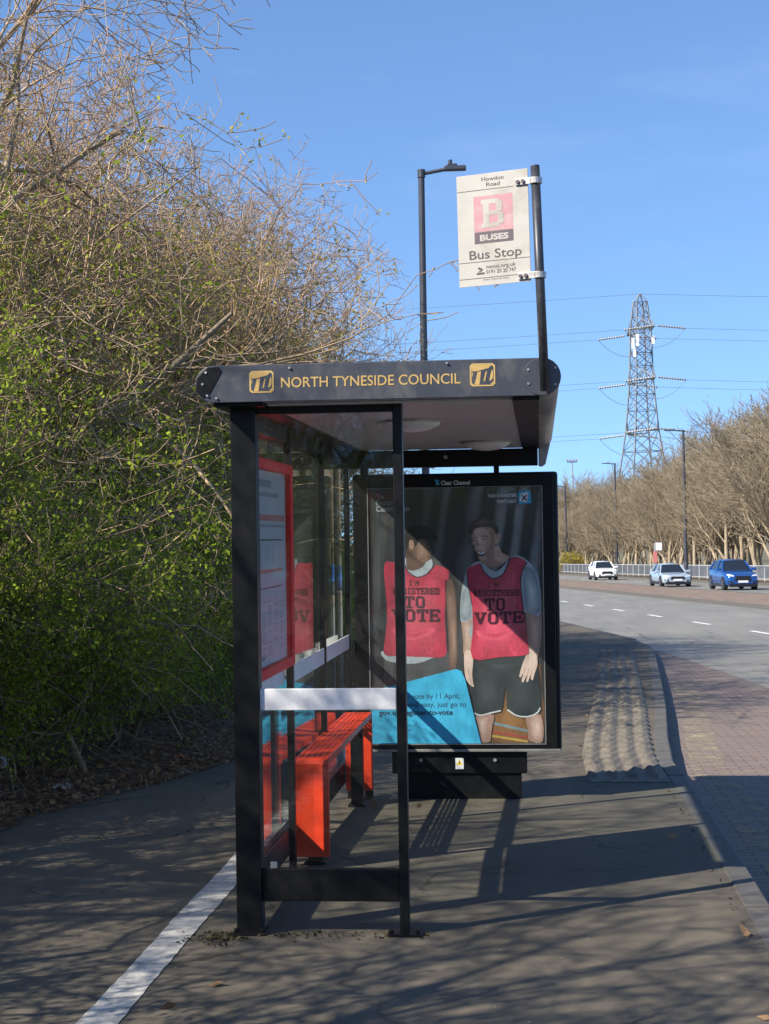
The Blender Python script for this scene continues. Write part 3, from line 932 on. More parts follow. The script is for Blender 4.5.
def emblem(px0, py0, px1, py1):
    """gold square with the dark italic letters n t running together"""
    m = MB()
    a = P(px0, py1, yfr); b = P(px1, py0, yfr)
    def q(u, v, k=0): return (a.x + (b.x - a.x) * u, yfr - .0004 * k, a.z + (b.z - a.z) * v)
    def pl(pts, mi, k): m.poly([q(u, v, k) for u, v in pts], mi)
    rr = .1
    ring = [(0, rr), (rr, 0), (1 - rr, 0), (1, rr), (1, 1 - rr), (1 - rr, 1), (rr, 1), (0, 1 - rr)]
    pl(ring, 0, 0)
    pl([(.5 + (u - .5) * .87, .5 + (v - .5) * .87) for u, v in ring], 1, 1)
    # gold areas left between the strokes
    pl([(.07, .93), (.86, .93), (.74, .79), (.45, .71), (.30, .66), (.08, .66)], 0, 2)
    pl([(.09, .60), (.13, .60), (.10, .42), (.08, .44)], 0, 2)
    pl([(.30, .62), (.44, .66), (.42, .42), (.37, .06), (.17, .06), (.24, .30)], 0, 2)
    pl([(.62, .62), (.68, .66), (.60, .24), (.54, .20), (.55, .30)], 0, 2)
    pl([(.88, .74), (.92, .60), (.90, .34), (.80, .22), (.77, .26), (.82, .52)], 0, 2)
    pl([(.93, .22), (.93, .07), (.80, .07)], 0, 2)
    m.build('emblem', [MAT['gold'], MAT['navy']], fascia)


emblem(249.5, 370.5, 273.5, 393)
emblem(470, 363, 495, 386.5)

# posts
part(lambda m: m.box(-1.350, -1.238, YN - .03, YN + .06, 0, ROOF_B - .004), 'post', B)
part(lambda m: m.box(-.632, -.590, YN - .02, YN + .045, 0, ROOF_B - .004), 'post', B)
BAY = (YF - YN) / 3
for i in (1, 2, 3):
    y = YN + BAY * i
    part(lambda m: m.box(-1.320, -1.284, y - .022, y + .022, gz(y) - .02, ROOF_B - .004), 'post', B)
part(lambda m: m.box(-1.20, -1.145, YF - .06, YF - .005, gz(YF) - .02, ROOF_B - .004), 'post', B)
# base plates
for x, y in ((-1.294, YN + .015), (-.611, YN + .012)):
    m = MB()
    m.box(x - .075, x + .075, y - .06, y + .065, .001, .012)
    for sx in (-.058, .058): m.tube([(x + sx, y - .04, .012), (x + sx, y - .04, .03)], .011, 6)
    m.build('base_plate', B, sh, bevel=.002)
# beams and rails
part(lambda m: m.box(-1.238, -.632, YN - .012, YN + .035, ROOF_B - .045, ROOF_B - .006), 'top_beam', B)
part(lambda m: m.box(-1.238, -.632, YN - .012, YN + .028, .146, .288), 'bottom_rail', B)
part(lambda m: m.box(-1.365, -1.300, YN + .06, YF - .025, ROOF_B - .10, ROOF_B - .006), 'top_beam', B)
part(lambda m: m.box(-1.358, -1.312, YN + .06, YF - .025, .10, .24), 'bottom_rail', B)
m = MB()
m.box(-1.365, .0, YF - .048, YF + .05, 2.205, ROOF_B - .014)
m.tube([(-.62, YF - .062, 2.27), (-.62, YF - .048, 2.27)], .014, 10, 1)
m.build('far_beam', [B, MAT['galv']], sh, bevel=.005)
# rounded alloy end of the gutter, carried down over the beam
m = MB()
pts = [(.004, 2.2), (.030, 2.198), (.052, 2.215), (.060, 2.25), (.085, ROOF_B + .02), (.004, ROOF_B + .02)]
m.prism([(x, YF - .044, z) for x, z in pts], (0, .10, 0))
m.build('gutter_end', MAT['silver'], sh, bevel=.006)
for x in (-.95, -.28): part(lambda m: m.box(x - .018, x + .018, YF - .03, YF + .02, 2.150, 2.206), 'hanger', B, sh, .002)
# glass
PXB, PTL = (-1.350, -1.346, -1.346), (0, .021, .005)
part(lambda m: m.box(-1.238, -.632, YN + .004, YN + .012, .288, ROOF_B - .045), 'end_pane', MAT['glass_end'], sh, 0)
for i in range(3):
    a = YN + BAY * i + (.06 if i == 0 else .025); b = YN + BAY * (i + 1) - .025
    part(lambda m: m.add([(PX2 + d_ + (PTL[i] if e_ else -PTL[i]), y_, z_) for PX2, z_ in ((PXB[i], .24), (PXB[i], ROOF_B - .10)) for e_, y_ in ((0, a), (1, b)) for d_ in (-.004, .004)],
        [(0, 1, 3, 2), (4, 6, 7, 5), (0, 2, 6, 4), (1, 5, 7, 3), (0, 4, 5, 1), (2, 3, 7, 6)]), 'back_pane', MAT['glass'], sh, 0)
# white bands at waist height
part(lambda m: m.box(-1.237, -.633, YN - .012, YN + .003, .983, 1.078), 'white_band', MAT['white_band'], sh, .003)
for i in range(3):
    a = YN + BAY * i + (.061 if i == 0 else .026); b = YN + BAY * (i + 1) - .026
    part(lambda m: m.box(*((-1.342, -1.330) if i == 0 else (-1.3035, -1.292)), a, b, .985, 1.078), 'white_band', MAT['white_band'], sh, .002)
# pane clips
m = MB()
m.box(-1.20, -1.17, YN - .016, YN, .29, .318)
m.build('pane_clip', MAT['galv'], sh, bevel=.002)
# ceiling lights: shallow domes
for (px_, Y, r_) in ((410.5, 8.3, .155), (486, 10.25, .15)):
    c = P(px_, 420, Y)
    m = MB()
    rings = []
    for (rr_, z) in ((1, 0), (.96, -.016), (.8, -.034), (.55, -.048), (.25, -.055), (.02, -.056)):
        rings.append([(c.x + r_ * rr_ * math.cos(t), Y + r_ * rr_ * math.sin(t), ROOF_B - .014 + z) for t in [2 * math.pi * i / 28 for i in range(28)]])
    m.add([p for r2 in rings for p in r2], [(i * 28 + j, i * 28 + (j + 1) % 28, (i + 1) * 28 + (j + 1) % 28, (i + 1) * 28 + j) for i in range(5) for j in range(28)])
    lt = m.build('ceiling_light', MAT['dome'], sh, smooth=True)
    m = MB()
    for a0 in range(28):
        t0, t1 = 2 * math.pi * a0 / 28, 2 * math.pi * (a0 + 1) / 28
        m.add([(c.x + r_ * k_ * math.cos(t), Y + r_ * k_ * math.sin(t), ROOF_B - .013 - z) for t in (t0, t1) for k_, z in ((1.0, .012), (1.09, .012), (1.09, 0))],
              [(0, 3, 4, 1), (1, 4, 5, 2)])
    m.build('rim', MAT['galv'], lt)

# ------------------------------------------------------------------ perch bench
bn = thing('perch_bench', (-1.17, 9.8, 0), 'red metal slatted perch bench inside the bus shelter', 'bench')
BY0, BY1, BX0, BX1, BZ = 8.66, 10.95, -1.306, -1.126, .575


def bench_end(y, nm):
    m = MB()
    m.box(BX0, BX1, y - .012, y + .012, .055, BZ - .02)
    m.build(nm, MAT['red'], bn, bevel=.008)


m = MB()
# folded sheet: rounded front shoulder over the near end and long side flanges
for x0, x1 in ((BX0, BX0 + .016), (BX1 - .016, BX1)):
    m.box(x0, x1, BY0 + .02, BY1 - .02, BZ - .038, BZ)
nb = 46
for i in range(nb):
    y = BY0 + .03 + (BY1 - BY0 - .06) * (i + .5) / nb
    m.box(BX0 + .016, BX1 - .016, y - .007, y + .007, BZ - .012, BZ - .002)
for i in range(1, 5):
    x = BX0 + .016 + (BX1 - BX0 - .032) * i / 5
    m.box(x - .006, x + .006, BY0 + .03, BY1 - .03, BZ - .013, BZ - .0005)
m.build('seat', MAT['red'], bn, bevel=.002)
for y, sg in ((BY0, 1), (BY1, -1)):
    m = MB()
    prof = [(0, .055), (0, BZ - .03), (.008, BZ - .010), (.030, BZ), (.040, BZ), (.040, BZ - .012), (.032, BZ - .014), (.024, BZ - .024), (.022, BZ - .04), (.022, .055)]
    m.prism([(BX0, y + sg * a, z) for a, z in prof][::sg], (BX1 - BX0, 0, 0))
    m.build('end_panel', MAT['red'], bn, bevel=.003)
for y in (BY0 + .12, BY1 - .14):
    m = MB()
    m.box(-1.255, -1.175, y - .035, y + .035, gz(y), BZ - .04)
    m.box(-1.275, -1.155, y - .06, y + .06, gz(y), gz(y) + .012)
    m.build('leg', B, bn, bevel=.003)

# ------------------------------------------------------------------ red timetable case on the first bay
tt = thing('timetable_case', (-1.28, 7.9, 1.6), 'red framed timetable case fixed inside the shelter glass', 'notice board')
CY0, CY1, CZ0, CZ1 = YN + .075, YN + BAY - .045, 1.085, 2.115
m = MB()
XF0, XF1 = -1.332, -1.268
fw = .085
m.box(XF0, XF1, CY0, CY0 + fw * 1.3, CZ0, CZ1)
m.box(XF0, XF1, CY1 - fw, CY1, CZ0, CZ1)
m.box(XF0, XF1, CY0 + fw * 1.3, CY1 - fw, CZ0, CZ0 + .05)
m.box(XF0, XF1, CY0 + fw * 1.3, CY1 - fw, CZ1 - .05, CZ1)
m.build('frame', MAT['redframe'], tt, bevel=.004)
m = MB()
m.box(XF0 + .002, XF0 + .035, CY0 + fw * 1.3 + .001, CY1 - fw - .001, CZ0 + .051, CZ1 - .051)
pa = m.build('timetable_sheet', MAT['paper'], tt)
m = MB()
xs = XF0 + .0365
ya, yb = CY0 + fw * 1.3 + .05, CY1 - fw - .05
rr = random.Random(4)
def line(z, h, a=0., b=1., mi=0): m.add([(xs, ya + (yb - ya) * a, z), (xs, ya + (yb - ya) * b, z), (xs, ya + (yb - ya) * b, z + h), (xs, ya + (yb - ya) * a, z + h)], [(0, 1, 2, 3)], mi)
line(1.985, .035, .0, .55, 1); line(1.94, .02, 0, .8, 1); line(1.825, .03, 0, 1, 2); line(1.795, .012, 0, 1, 1); line(1.73, .007, 0, .9)
for t in range(1, 5): line(1.60, .12, t / 5 - .004, t / 5 + .004, 1)
line(1.575, .018, 0, .9, 2); line(1.50, .006, 0, .9)
for i in range(22):
    z = 1.45 - i * .013
    for j in range(5):
        if rr.random() < .75: line(z, .005, j * .2 + .01, j * .2 + .01 + rr.uniform(.08, .16), 1)
line(1.165, .02, 0, .3, 1)
m.build('printing', [MAT['ink'], MAT['ink_soft'], MAT['ink_red']], pa)
m = MB(); m.box(XF1 - .010, XF1 - .006, CY0 + fw * 1.3 + .001, CY1 - fw - .001, CZ0 + .051, CZ1 - .051)
m.build('cover', MAT['glass_case'], tt)

# ------------------------------------------------------------------ advertising panel
YA = 11.10
ad = thing('advertising_panel', (-.57, YA + .06, gz(YA)), 'black free standing advertising panel with an election poster at the shelter end', 'advertising panel')
a0 = P(355.5, 752, YA); a1 = P(557.5, 471, YA)
AX0, AX1, AZ0, AZ1 = a0.x, a1.x, a0.z, a1.z
p0 = P(371.5, 744, YA); p1 = P(541.3, 486, YA)
PX0, PX1, PZ0, PZ1 = p0.x, p1.x, p0.z, p1.z
m = MB()
m.box(AX0, AX1, YA + .03, YA + .15, AZ0, AZ1)
m.build('case', B, ad, bevel=.02)
m = MB()
m.box(AX0 + .012, PX0, YA - .004, YA + .029, AZ0 + .02, AZ1 - .012)
m.box(PX1, AX1 - .03, YA - .004, YA + .029, AZ0 + .02, AZ1 - .012)
m.box(PX0, PX1, YA - .004, YA + .029, AZ0 + .02, PZ0)
m.box(PX0, PX1, YA - .004, YA + .029, PZ1, AZ1 - .012)
fr = m.build('door_frame', B, ad, bevel=.004)
m = MB()
ez = .006
m.box(PX0 - ez, PX1 + ez, YA - .007, YA - .0045, PZ0 - ez, PZ0); m.box(PX0 - ez, PX1 + ez, YA - .007, YA - .0045, PZ1, PZ1 + ez * .6)
m.box(PX0 - ez, PX0, YA - .007, YA - .0045, PZ0, PZ1); m.box(PX1, PX1 + ez, YA - .007, YA - .0045, PZ0, PZ1)
m.build('edge_strip', MAT['silver'], fr)
m = MB()
m.box(AX0 + .02, AX1 - .01, YA - .012, YA + .03, AZ0 + .0, AZ0 + .018)
m.build('bottom_trim', MAT['silver'], ad, bevel=.003)
# header lettering
m = MB()
yh = YA - .0055
O = P(441, 485, yh); O2 = P(470, 484.2, yh)
put_text(m, 'Clear Channel', (O.x, yh, O.z), (1, 0, 0), (0, 0, 1), O2.x - O.x, .028, .02, 0)
lg = [P(434, 479.5, yh), P(439.5, 480.5, yh), P(437.8, 482, yh), P(440, 485, yh), P(435.5, 485, yh), P(436.4, 482.5, yh)]
m.poly([tuple(q) for q in lg], 1)
m.build('header_lettering', [MAT['white'], MAT['skyblue']], fr)

# poster: one flat print, in layers of ink
YP = YA + .012
poster_bg, nt_, out_ = new_mat('poster_print_backdrop')
co = N(nt_, 'ShaderNodeTexCoord').outputs['Object']
b_ = N(nt_, 'ShaderNodeBsdfPrincipled')
wv = N(nt_, 'ShaderNodeTexWave'); wv.inputs['Scale'].default_value = 1.9; wv.inputs['Distortion'].default_value = 15; wv.inputs['Detail'].default_value = 2
wv.inputs['Detail Scale'].default_value = .8
mp = N(nt_, 'ShaderNodeMapping'); mp.inputs['Scale'].default_value = (1.0, 1, .35); mp.inputs['Rotation'].default_value = (0, R(-18), 0)
nt_.links.new(co, mp.inputs[0]); nt_.links.new(mp.outputs[0], wv.inputs['Vector'])
sx = N(nt_, 'ShaderNodeSeparateXYZ'); nt_.links.new(co, sx.inputs[0])
reg = math_(nt_, 'MULTIPLY', ramp(nt_, sx.outputs[0], -.25, .42, .15, 1), ramp(nt_, sx.outputs[2], .75, 1.65))
c_ = mix(nt_, math_(nt_, 'MULTIPLY', ramp(nt_, wv.outputs[1], .35, .95), reg), (.032, .036, .040), (.36, .37, .39))
c_ = mix(nt_, ramp(nt_, noise(nt_, co, 5, 4, .6), .4, .75, 0, .6), c_, (.06, .062, .066))
nt_.links.new(c_, b_.inputs['Base Color']); b_.inputs['Roughness'].default_value = .45
nt_.links.new(b_.outputs[0], out_.inputs[0])


def print_material():
    m, nt, out = new_mat('printed_ink_colours')
    co = N(nt, 'ShaderNodeTexCoord').outputs['Object']
    at = N(nt, 'ShaderNodeAttribute'); at.attribute_name = 'ink'
    b = N(nt, 'ShaderNodeBsdfPrincipled')
    n1 = noise(nt, co, 11, 5, .62, (1.0, 1, .55)); n2 = noise(nt, co, 46, 3, .6)
    k = math_(nt, 'ADD', ramp(nt, n1, .3, .7, .74, 1.18), ramp(nt, n2, .3, .7, -.07, .07))
    vm = N(nt, 'ShaderNodeVectorMath', operation='SCALE')
    nt.links.new(at.outputs['Color'], vm.inputs[0]); nt.links.new(k, vm.inputs['Scale'])
    nt.links.new(vm.outputs[0], b.inputs['Base Color']); b.inputs['Roughness'].default_value = .5
    nt.links.new(b.outputs[0], out.inputs[0])
    return m


PRINT = print_material()
INK = {'skin': (.74, .50, .40), 'skin_d': (.52, .31, .235), 'skin_l': (.86, .64, .54), 'hair': (.10, .072, .055), 'hair_l': (.24, .18, .14),
       'brown': (.34, .19, .135), 'brown_d': (.18, .10, .075), 'brown_l': (.50, .31, .23), 'black': (.014, .012, .013), 'pink': (.78, .08, .145), 'pink_l': (.88, .12, .20),
       'pink_d': (.62, .05, .10), 'trim': (.05, .03, .05), 'shirt': (.52, .59, .64), 'shirt_d': (.33, .40, .46), 'shirt_l': (.66, .70, .73),
       'letter': (.085, .018, .035), 'shorts': (.030, .044, .050), 'shorts_l': (.062, .082, .088), 'grey': (.10, .105, .11), 'white': (.8, .8, .8), 'orange': (.42, .20, .065), 'orange_d': (.20, .09, .035),
       'stripe_r': (.5, .08, .05), 'stripe_y': (.7, .45, .08), 'stripe_b': (.26, .38, .42), 'card': (.055, .42, .66), 'navyink': (.02, .05, .10), 'dim': (.34, .35, .36)}
m = MB(); m.box(PX0 + .001, PX1 - .001, YP, YP + .006, PZ0 + .001, PZ1 - .001)
poster = m.build('poster', poster_bg, ad)
LAY = [1]


class Print:
    def __init__(s): s.mb = MB(); s.cols = []

    def fill(s, n):
        c = INK[n] if isinstance(n, str) else n
        s.cols += [c4(c)] * (len(s.mb.f) - len(s.cols))

    def shape(s, pts, n, smooth=True, k=4):
        if smooth: pts = smooth_closed(pts, k)
        LAY[0] += 1
        y = YP - .00003 * LAY[0]
        q = [P(a, b, y) for a, b in pts]
        q = [(min(max(v.x, PX0 + .002), PX1 - .002), y, min(max(v.z, PZ0 + .002), PZ1 - .002)) for v in q]
        s.mb.poly(q)
        s.fill(n)

    def soft(s, pts, n0, n1, fx, fy, k=3, steps=6):
        """a tone running from the rim colour to a lighter or darker heart, as a photograph prints it"""
        pts = smooth_closed(pts, k)
        a, b = (INK[n] if isinstance(n, str) else n for n in (n0, n1))
        for i in range(steps + 1):
            t = i / steps
            f = 1 - .86 * t
            s.shape([(fx + (x - fx) * f, fy + (y - fy) * f) for x, y in pts], tuple(u + (v - u) * t for u, v in zip(a, b)), False)

    def stroke(s, pts, wd, n):
        for (ax, ay), (bx, by) in zip(pts, pts[1:]):
            L = math.hypot(bx - ax, by - ay) or 1
            nx, ny = -(by - ay) / L * wd / 2, (bx - ax) / L * wd / 2
            s.shape([(ax + nx, ay + ny), (bx + nx, by + ny), (bx - nx, by - ny), (ax - nx, ay - ny)], n, False)

    def word(s, w_, x0, y0, x1, y1, n='letter', tilt=0, thick=1.0):
        for q in slab_word(w_, x0, y0, x1, y1, tilt, thick): s.shape(q, n, False)

    def text(s, t, x0, y, x1, h, n, bold=0.0):
        LAY[0] += 1
        yy_ = YP - .00003 * LAY[0]
        a, b = P(x0, y, yy_), P(x1, y - .0 * (x1 - x0), yy_)
        U = Vector((1, 0, 0)); V = Vector((0, 0, 1))
        put_text(s.mb, t, (a.x, yy_, a.z), U, V, b.x - a.x, h / 149, bold)
        s.fill(n)

    def build(s, name):
        o = s.mb.build(name, PRINT, poster)
        at = o.data.attributes.new('ink', 'FLOAT_COLOR', 'FACE')
        at.data.foreach_set('color', [x for c in s.cols for x in c])
        return o


def z1(l): return [(370 + x / 4.394, 480 + y / 4.394) for x, y in l]
def z4(l): return [(460 + x / 6.4, 600 + y / 6.4) for x, y in l]


# floor strip of the print
pr = Print()
pr.shape([(480, 664), (541, 664), (541, 744), (480, 744)], 'orange_d', False)
pr.soft([(484, 690), (541, 690), (541, 744), (484, 744)], 'orange_d', 'orange', 512, 722)
pr.stroke([(491, 722.5), (528, 731), (541, 733)], 2.6, 'stripe_b')
pr.stroke([(490, 731), (530, 738), (541, 740)], 2.4, 'stripe_r')
pr.stroke([(490, 735.5), (528, 741.5)], 2.2, 'stripe_y')
pr.build('printed_floor')
# standing figure on the left of the print
pr = Print()
pr.shape([(384, 652), (449, 652), (453, 680), (452, 700), (384, 700)], 'grey', False)
pr.shape([(396, 660), (400, 672), (398, 690), (394, 690), (393, 672)], 'shorts')
pr.soft([(446, 585), (452, 580), (456, 600), (457.5, 640), (457, 662), (453.5, 671), (449.5, 668), (448.5, 640)], 'brown_d', 'brown_l', 454, 640)
pr.shape([(385, 650), (440, 652), (430, 659), (416, 663.5), (400, 663), (386, 660)], 'shirt')
pr.shape(z1([(150, 340), (205, 380), (262, 345), (275, 372), (255, 410), (210, 428), (160, 410)]), 'shirt')
pr.shape(z1([(170, 250), (205, 240), (245, 262), (250, 330), (240, 372), (205, 395), (163, 388), (160, 300)]), 'brown_d')
pr.shape(z1([(188, 255), (215, 248), (250, 262), (264, 288), (262, 298), (274, 318), (268, 328), (270, 338), (262, 352), (238, 360), (214, 352), (196, 322)]), 'brown_d')
pr.soft(z1([(190, 268), (215, 252), (250, 264), (262, 288), (260, 298), (271, 318), (266, 328), (268, 338), (260, 350), (238, 357), (216, 349), (198, 320)]), 'brown_d', 'brown_l', *z1([(232, 306)])[0])
pr.soft(z1([(208, 330), (240, 338), (256, 346), (238, 358), (214, 350)]), 'brown', 'brown_d', *z1([(228, 348)])[0])
pr.shape(z1([(150, 262), (160, 222), (195, 200), (240, 202), (275, 220), (298, 255), (285, 268), (262, 258), (256, 272), (240, 262), (216, 262), (206, 285), (196, 290), (190, 268), (176, 262), (166, 300), (152, 300)]), 'black')
pr.shape(z1([(172, 268), (188, 266), (194, 284), (186, 304), (174, 298)]), 'brown_l')
pr.stroke(z1([(244, 276), (262, 272)]), .7, 'black')
pr.shape(z1([(246, 284), (260, 281), (258, 288), (248, 289)]), 'black')
pr.shape(z1([(250, 337), (268, 333), (266, 340), (254, 343)]), 'brown_d')
pr.shape(z1([(62, 372), (105, 362), (148, 362), (165, 400), (208, 428), (252, 412), (284, 375), (318, 382), (350, 400), (346, 440), (328, 445), (332, 520), (328, 620)]) + [(446, 640), (445, 656), (425, 657), (400, 656), (384.5, 654.5), (385, 640), (387, 620), (386.5, 600)], 'pink_d', True, 3)
pr.soft([(388, 566), (402, 566), (410, 576), (418, 579), (430, 574), (436, 567), (446, 572), (444, 600), (445, 652), (425, 655), (400, 654), (387, 652), (389, 600)], 'pink_d', 'pink_l', 412, 612)
pr.soft([(394, 628), (412, 633), (432, 628), (434, 632), (414, 640), (396, 636)], 'pink_l', 'pink_d', 414, 635)
pr.soft([(396, 640), (402, 640), (399, 653), (395, 653)], 'pink', 'pink_d', 398, 648)
pr.soft([(424, 642), (429, 640), (433, 653), (428, 654)], 'pink', 'pink_d', 429, 648)
pr.shape([(437, 600), (444, 612), (445, 650), (441, 650), (438, 625)], 'pink_d')
pr.stroke(z1([(148, 362), (165, 400), (185, 418), (208, 428), (232, 422), (252, 412), (284, 375)]), 1.0, 'trim')
pr.stroke(z1([(350, 400), (346, 440), (328, 445)]), .8, 'trim')
pr.word("I'M", 409, 581, 419, 585.5, tilt=-.03)
pr.word('REGISTERED', 393, 588.3, 439, 593.8)
pr.word('TO', 404.5, 597, 424.5, 607)
pr.word('VOTE', 392.5, 610, 439.5, 620.5)
pr.build('printed_figure')
# standing figure on the right of the print
pr = Print()
pr.shape(z4([(105, 740), (212, 735), (208, 800), (200, 850), (192, 905), (138, 905), (120, 820), (108, 780)]), 'skin_d')
pr.soft(z4([(108, 742), (180, 740), (182, 800), (172, 870), (145, 890), (122, 800)]), 'skin_d', 'skin_l', *z4([(140, 790)])[0])
pr.shape(z4([(425, 750), (520, 740), (528, 905), (445, 900), (436, 840)]), 'skin_d')
pr.soft(z4([(440, 750), (520, 742), (526, 900), (465, 898), (450, 840)]), 'skin_d', 'skin_l', *z4([(495, 820)])[0])
pr.shape(z4([(75, 362), (425, 348), (478, 370), (500, 470), (516, 690), (478, 738), (420, 750), (350, 737), (304, 702), (300, 640), (290, 545), (276, 640), (262, 706), (180, 728), (130, 737), (90, 722), (84, 500)]), 'shorts', True, 3)
pr.soft(z4([(100, 400), (220, 430), (280, 520), (255, 690), (170, 715), (105, 690)]), 'shorts', 'shorts_l', *z4([(170, 600)])[0])
pr.soft(z4([(310, 470), (400, 420), (470, 500), (490, 690), (420, 730), (330, 690)]), 'shorts', 'shorts_l', *z4([(410, 600)])[0])
pr.soft(z4([(120, 390), (300, 410), (420, 390), (360, 440), (200, 460)]), 'shorts', 'shorts_l', *z4([(260, 420)])[0])
pr.stroke(z4([(88, 722), (110, 734), (140, 738), (200, 722), (262, 708)]), 1.5, 'white')
pr.stroke(z4([(304, 702), (350, 735), (385, 746), (430, 748), (475, 736), (500, 716), (514, 690)]), 1.5, 'white')
pr.shape([(461.5, 612), (474.5, 612), (474.5, 630), (474, 645), (472.5, 655), (464, 655), (463, 640)], 'skin_d')
pr.soft([(462, 614), (474, 614), (474, 630), (473.5, 645), (472, 655), (464.5, 655), (463.5, 640)], 'skin_d', 'skin_l', 467, 634)
pr.shape(z4([(30, 330), (76, 330), (84, 390), (78, 470), (84, 530), (90, 556), (70, 548), (40, 510), (28, 440)]), 'skin_l')
pr.stroke(z4([(52, 440), (62, 500), (76, 540)]), .6, 'skin_d')
pr.shape([(526.5, 606), (540.5, 606), (541, 640), (537, 657), (529, 652), (527.5, 635)], 'skin_d')
pr.soft([(529, 610), (540.5, 610), (541, 640), (537, 654), (530, 650), (529, 635)], 'skin_d', 'skin', 536, 630)
pr.shape(z4([(440, 310), (486, 345), (496, 410), (478, 470), (466, 512), (454, 505), (450, 480), (436, 522), (424, 520), (428, 478), (408, 525), (394, 518), (404, 470), (388, 495), (380, 482), (400, 410), (420, 360)]), 'skin_l', True, 3)
pr.stroke(z4([(462, 440), (452, 500)]), .5, 'skin_d'); pr.stroke(z4([(440, 440), (428, 500)]), .5, 'skin_d'); pr.stroke(z4([(418, 430), (404, 490)]), .5, 'skin_d')
pr.shape([(467, 569), (480, 561), (496, 572), (512, 556), (520, 556), (529, 562), (536, 570), (539.5, 582), (541, 613), (533, 614.5), (524.5, 613), (522, 640), (473, 640), (472, 620), (466, 621.5), (460.5, 620), (461, 595), (464, 580)], 'shirt', True, 3)
pr.soft([(461.5, 600), (466, 588), (471, 604), (470, 618), (461.5, 619)], 'shirt_d', 'shirt_l', 466, 604)
pr.soft([(524, 568), (533, 570), (538, 584), (540, 611), (527, 612), (524, 590)], 'shirt_d', 'shirt_l', 531, 592)
pr.shape(z1([(478, 330), (540, 300), (560, 285), (575, 315), (612, 338), (590, 366), (545, 384), (505, 372), (486, 360)]), 'skin_d')
pr.shape(z1([(545, 300), (565, 290), (580, 320), (612, 338), (585, 360), (550, 350)]), 'skin')
pr.shape(z1([(443, 250), (452, 222), (475, 205), (510, 200), (540, 210), (553, 240), (552, 275), (546, 305), (530, 337), (512, 354), (495, 352), (476, 330), (464, 312), (458, 300), (460, 288), (448, 284), (446, 276), (452, 262)]), 'skin_d', True, 3)
pr.soft(z1([(445, 250), (454, 222), (476, 207), (510, 203), (530, 212), (538, 240), (538, 275), (530, 305), (516, 332), (503, 347), (493, 348), (477, 328), (466, 312), (460, 300), (462, 288), (452, 283), (450, 276), (454, 262)]), 'skin_d', 'skin_l', *z1([(484, 268)])[0])
pr.soft(z1([(462, 216), (490, 208), (512, 222), (490, 240), (460, 240)]), 'skin', 'skin_l', *z1([(480, 224)])[0])
pr.soft(z1([(475, 286), (494, 280), (506, 296), (492, 310), (476, 304)]), 'skin', 'skin_l', *z1([(488, 294)])[0])
pr.soft(z1([(480, 334), (500, 330), (512, 345), (496, 351)]), 'skin', 'skin_d', *z1([(500, 343)])[0])
pr.shape(z1([(550, 236), (566, 228), (574, 246), (566, 270), (552, 278)]), 'skin')
pr.shape(z1([(555, 244), (565, 240), (567, 252), (560, 266)]), 'skin_d')
pr.shape(z1([(436, 222), (434, 205), (448, 186), (470, 170), (500, 162), (532, 170), (550, 190), (562, 212), (566, 232), (554, 238), (548, 226), (536, 212), (508, 205), (478, 208), (456, 218), (448, 240), (440, 240)]), 'hair', True, 3)
pr.soft(z1([(450, 196), (480, 172), (515, 170), (535, 190), (505, 198), (470, 204)]), 'hair', 'hair_l', *z1([(490, 184)])[0])
pr.stroke(z1([(456, 256), (472, 252)]), .8, 'hair'); pr.stroke(z1([(490, 250), (508, 245), (518, 250)]), .8, 'hair')
pr.stroke(z1([(460, 266), (472, 263)]), .7, 'trim'); pr.stroke(z1([(494, 261), (512, 258)]), .7, 'trim')
pr.shape(z1([(470, 262), (478, 275), (480, 286), (462, 288), (466, 280)]), 'skin_d')
pr.shape(z1([(468, 312), (490, 318), (512, 306), (506, 326), (492, 336), (478, 330)]), 'trim')
pr.shape(z1([(471, 314), (490, 319), (509, 309), (503, 322), (490, 327), (478, 324)]), 'white')
pr.stroke(z1([(486, 290), (466, 300)]), .5, 'skin_d'); pr.stroke(z1([(516, 296), (520, 312)]), .6, 'skin_d')
pr.shape([(466.7, 571), (473, 566), (480, 563.5), (484, 572), (493, 579), (503, 574.5), (510, 558.5), (518, 557.5), (527, 562.5), (522.5, 570), (520.6, 585), (522.5, 603), (526, 625), (528.5, 648), (526, 655), (500, 657), (472.5, 658.5), (472.8, 630), (472, 605), (469, 590)], 'pink_d', True, 3)
pr.soft([(470, 571), (480, 567), (485, 575), (493, 581), (504, 576), (511, 561), (518, 560), (523, 565), (519, 580), (520, 600), (525, 640), (524, 653), (500, 655), (474, 656), (475, 630), (474, 605), (471, 590)], 'pink_d', 'pink_l', 492, 625)
pr.soft([(476, 630), (492, 634), (512, 628), (515, 632), (498, 640), (480, 637)], 'pink_l', 'pink_d', 496, 635)
pr.soft([(482, 642), (487, 641), (486, 655), (481, 656)], 'pink', 'pink_d', 484, 650)
pr.soft([(508, 640), (512, 638), (518, 653), (513, 655)], 'pink', 'pink_d', 513, 648)
pr.soft([(513, 572), (518, 588), (521, 606), (516, 604), (512, 588)], 'pink', 'pink_d', 517, 592)
pr.stroke([(480, 563.5), (484, 572), (488, 576), (493, 579), (498, 577.5), (503, 574.5), (507, 567), (510, 558.5)], 1.1, 'trim')
pr.stroke([(527, 562.5), (522.5, 570), (520.8, 578), (520.6, 585), (522.5, 603), (525, 620)], 1.0, 'trim')
pr.stroke([(466.7, 571), (469, 590), (472, 605)], .8, 'trim')
pr.word("I'M", 488.5, 582.8, 498, 587, tilt=-.03)
pr.word('REGISTERED', 474, 590.4, 519.5, 595.8, tilt=-.012)
pr.word('TO', 485.5, 599.3, 505, 610, tilt=-.02)
pr.word('VOTE', 475, 613.2, 523.5, 623.5, tilt=-.03)
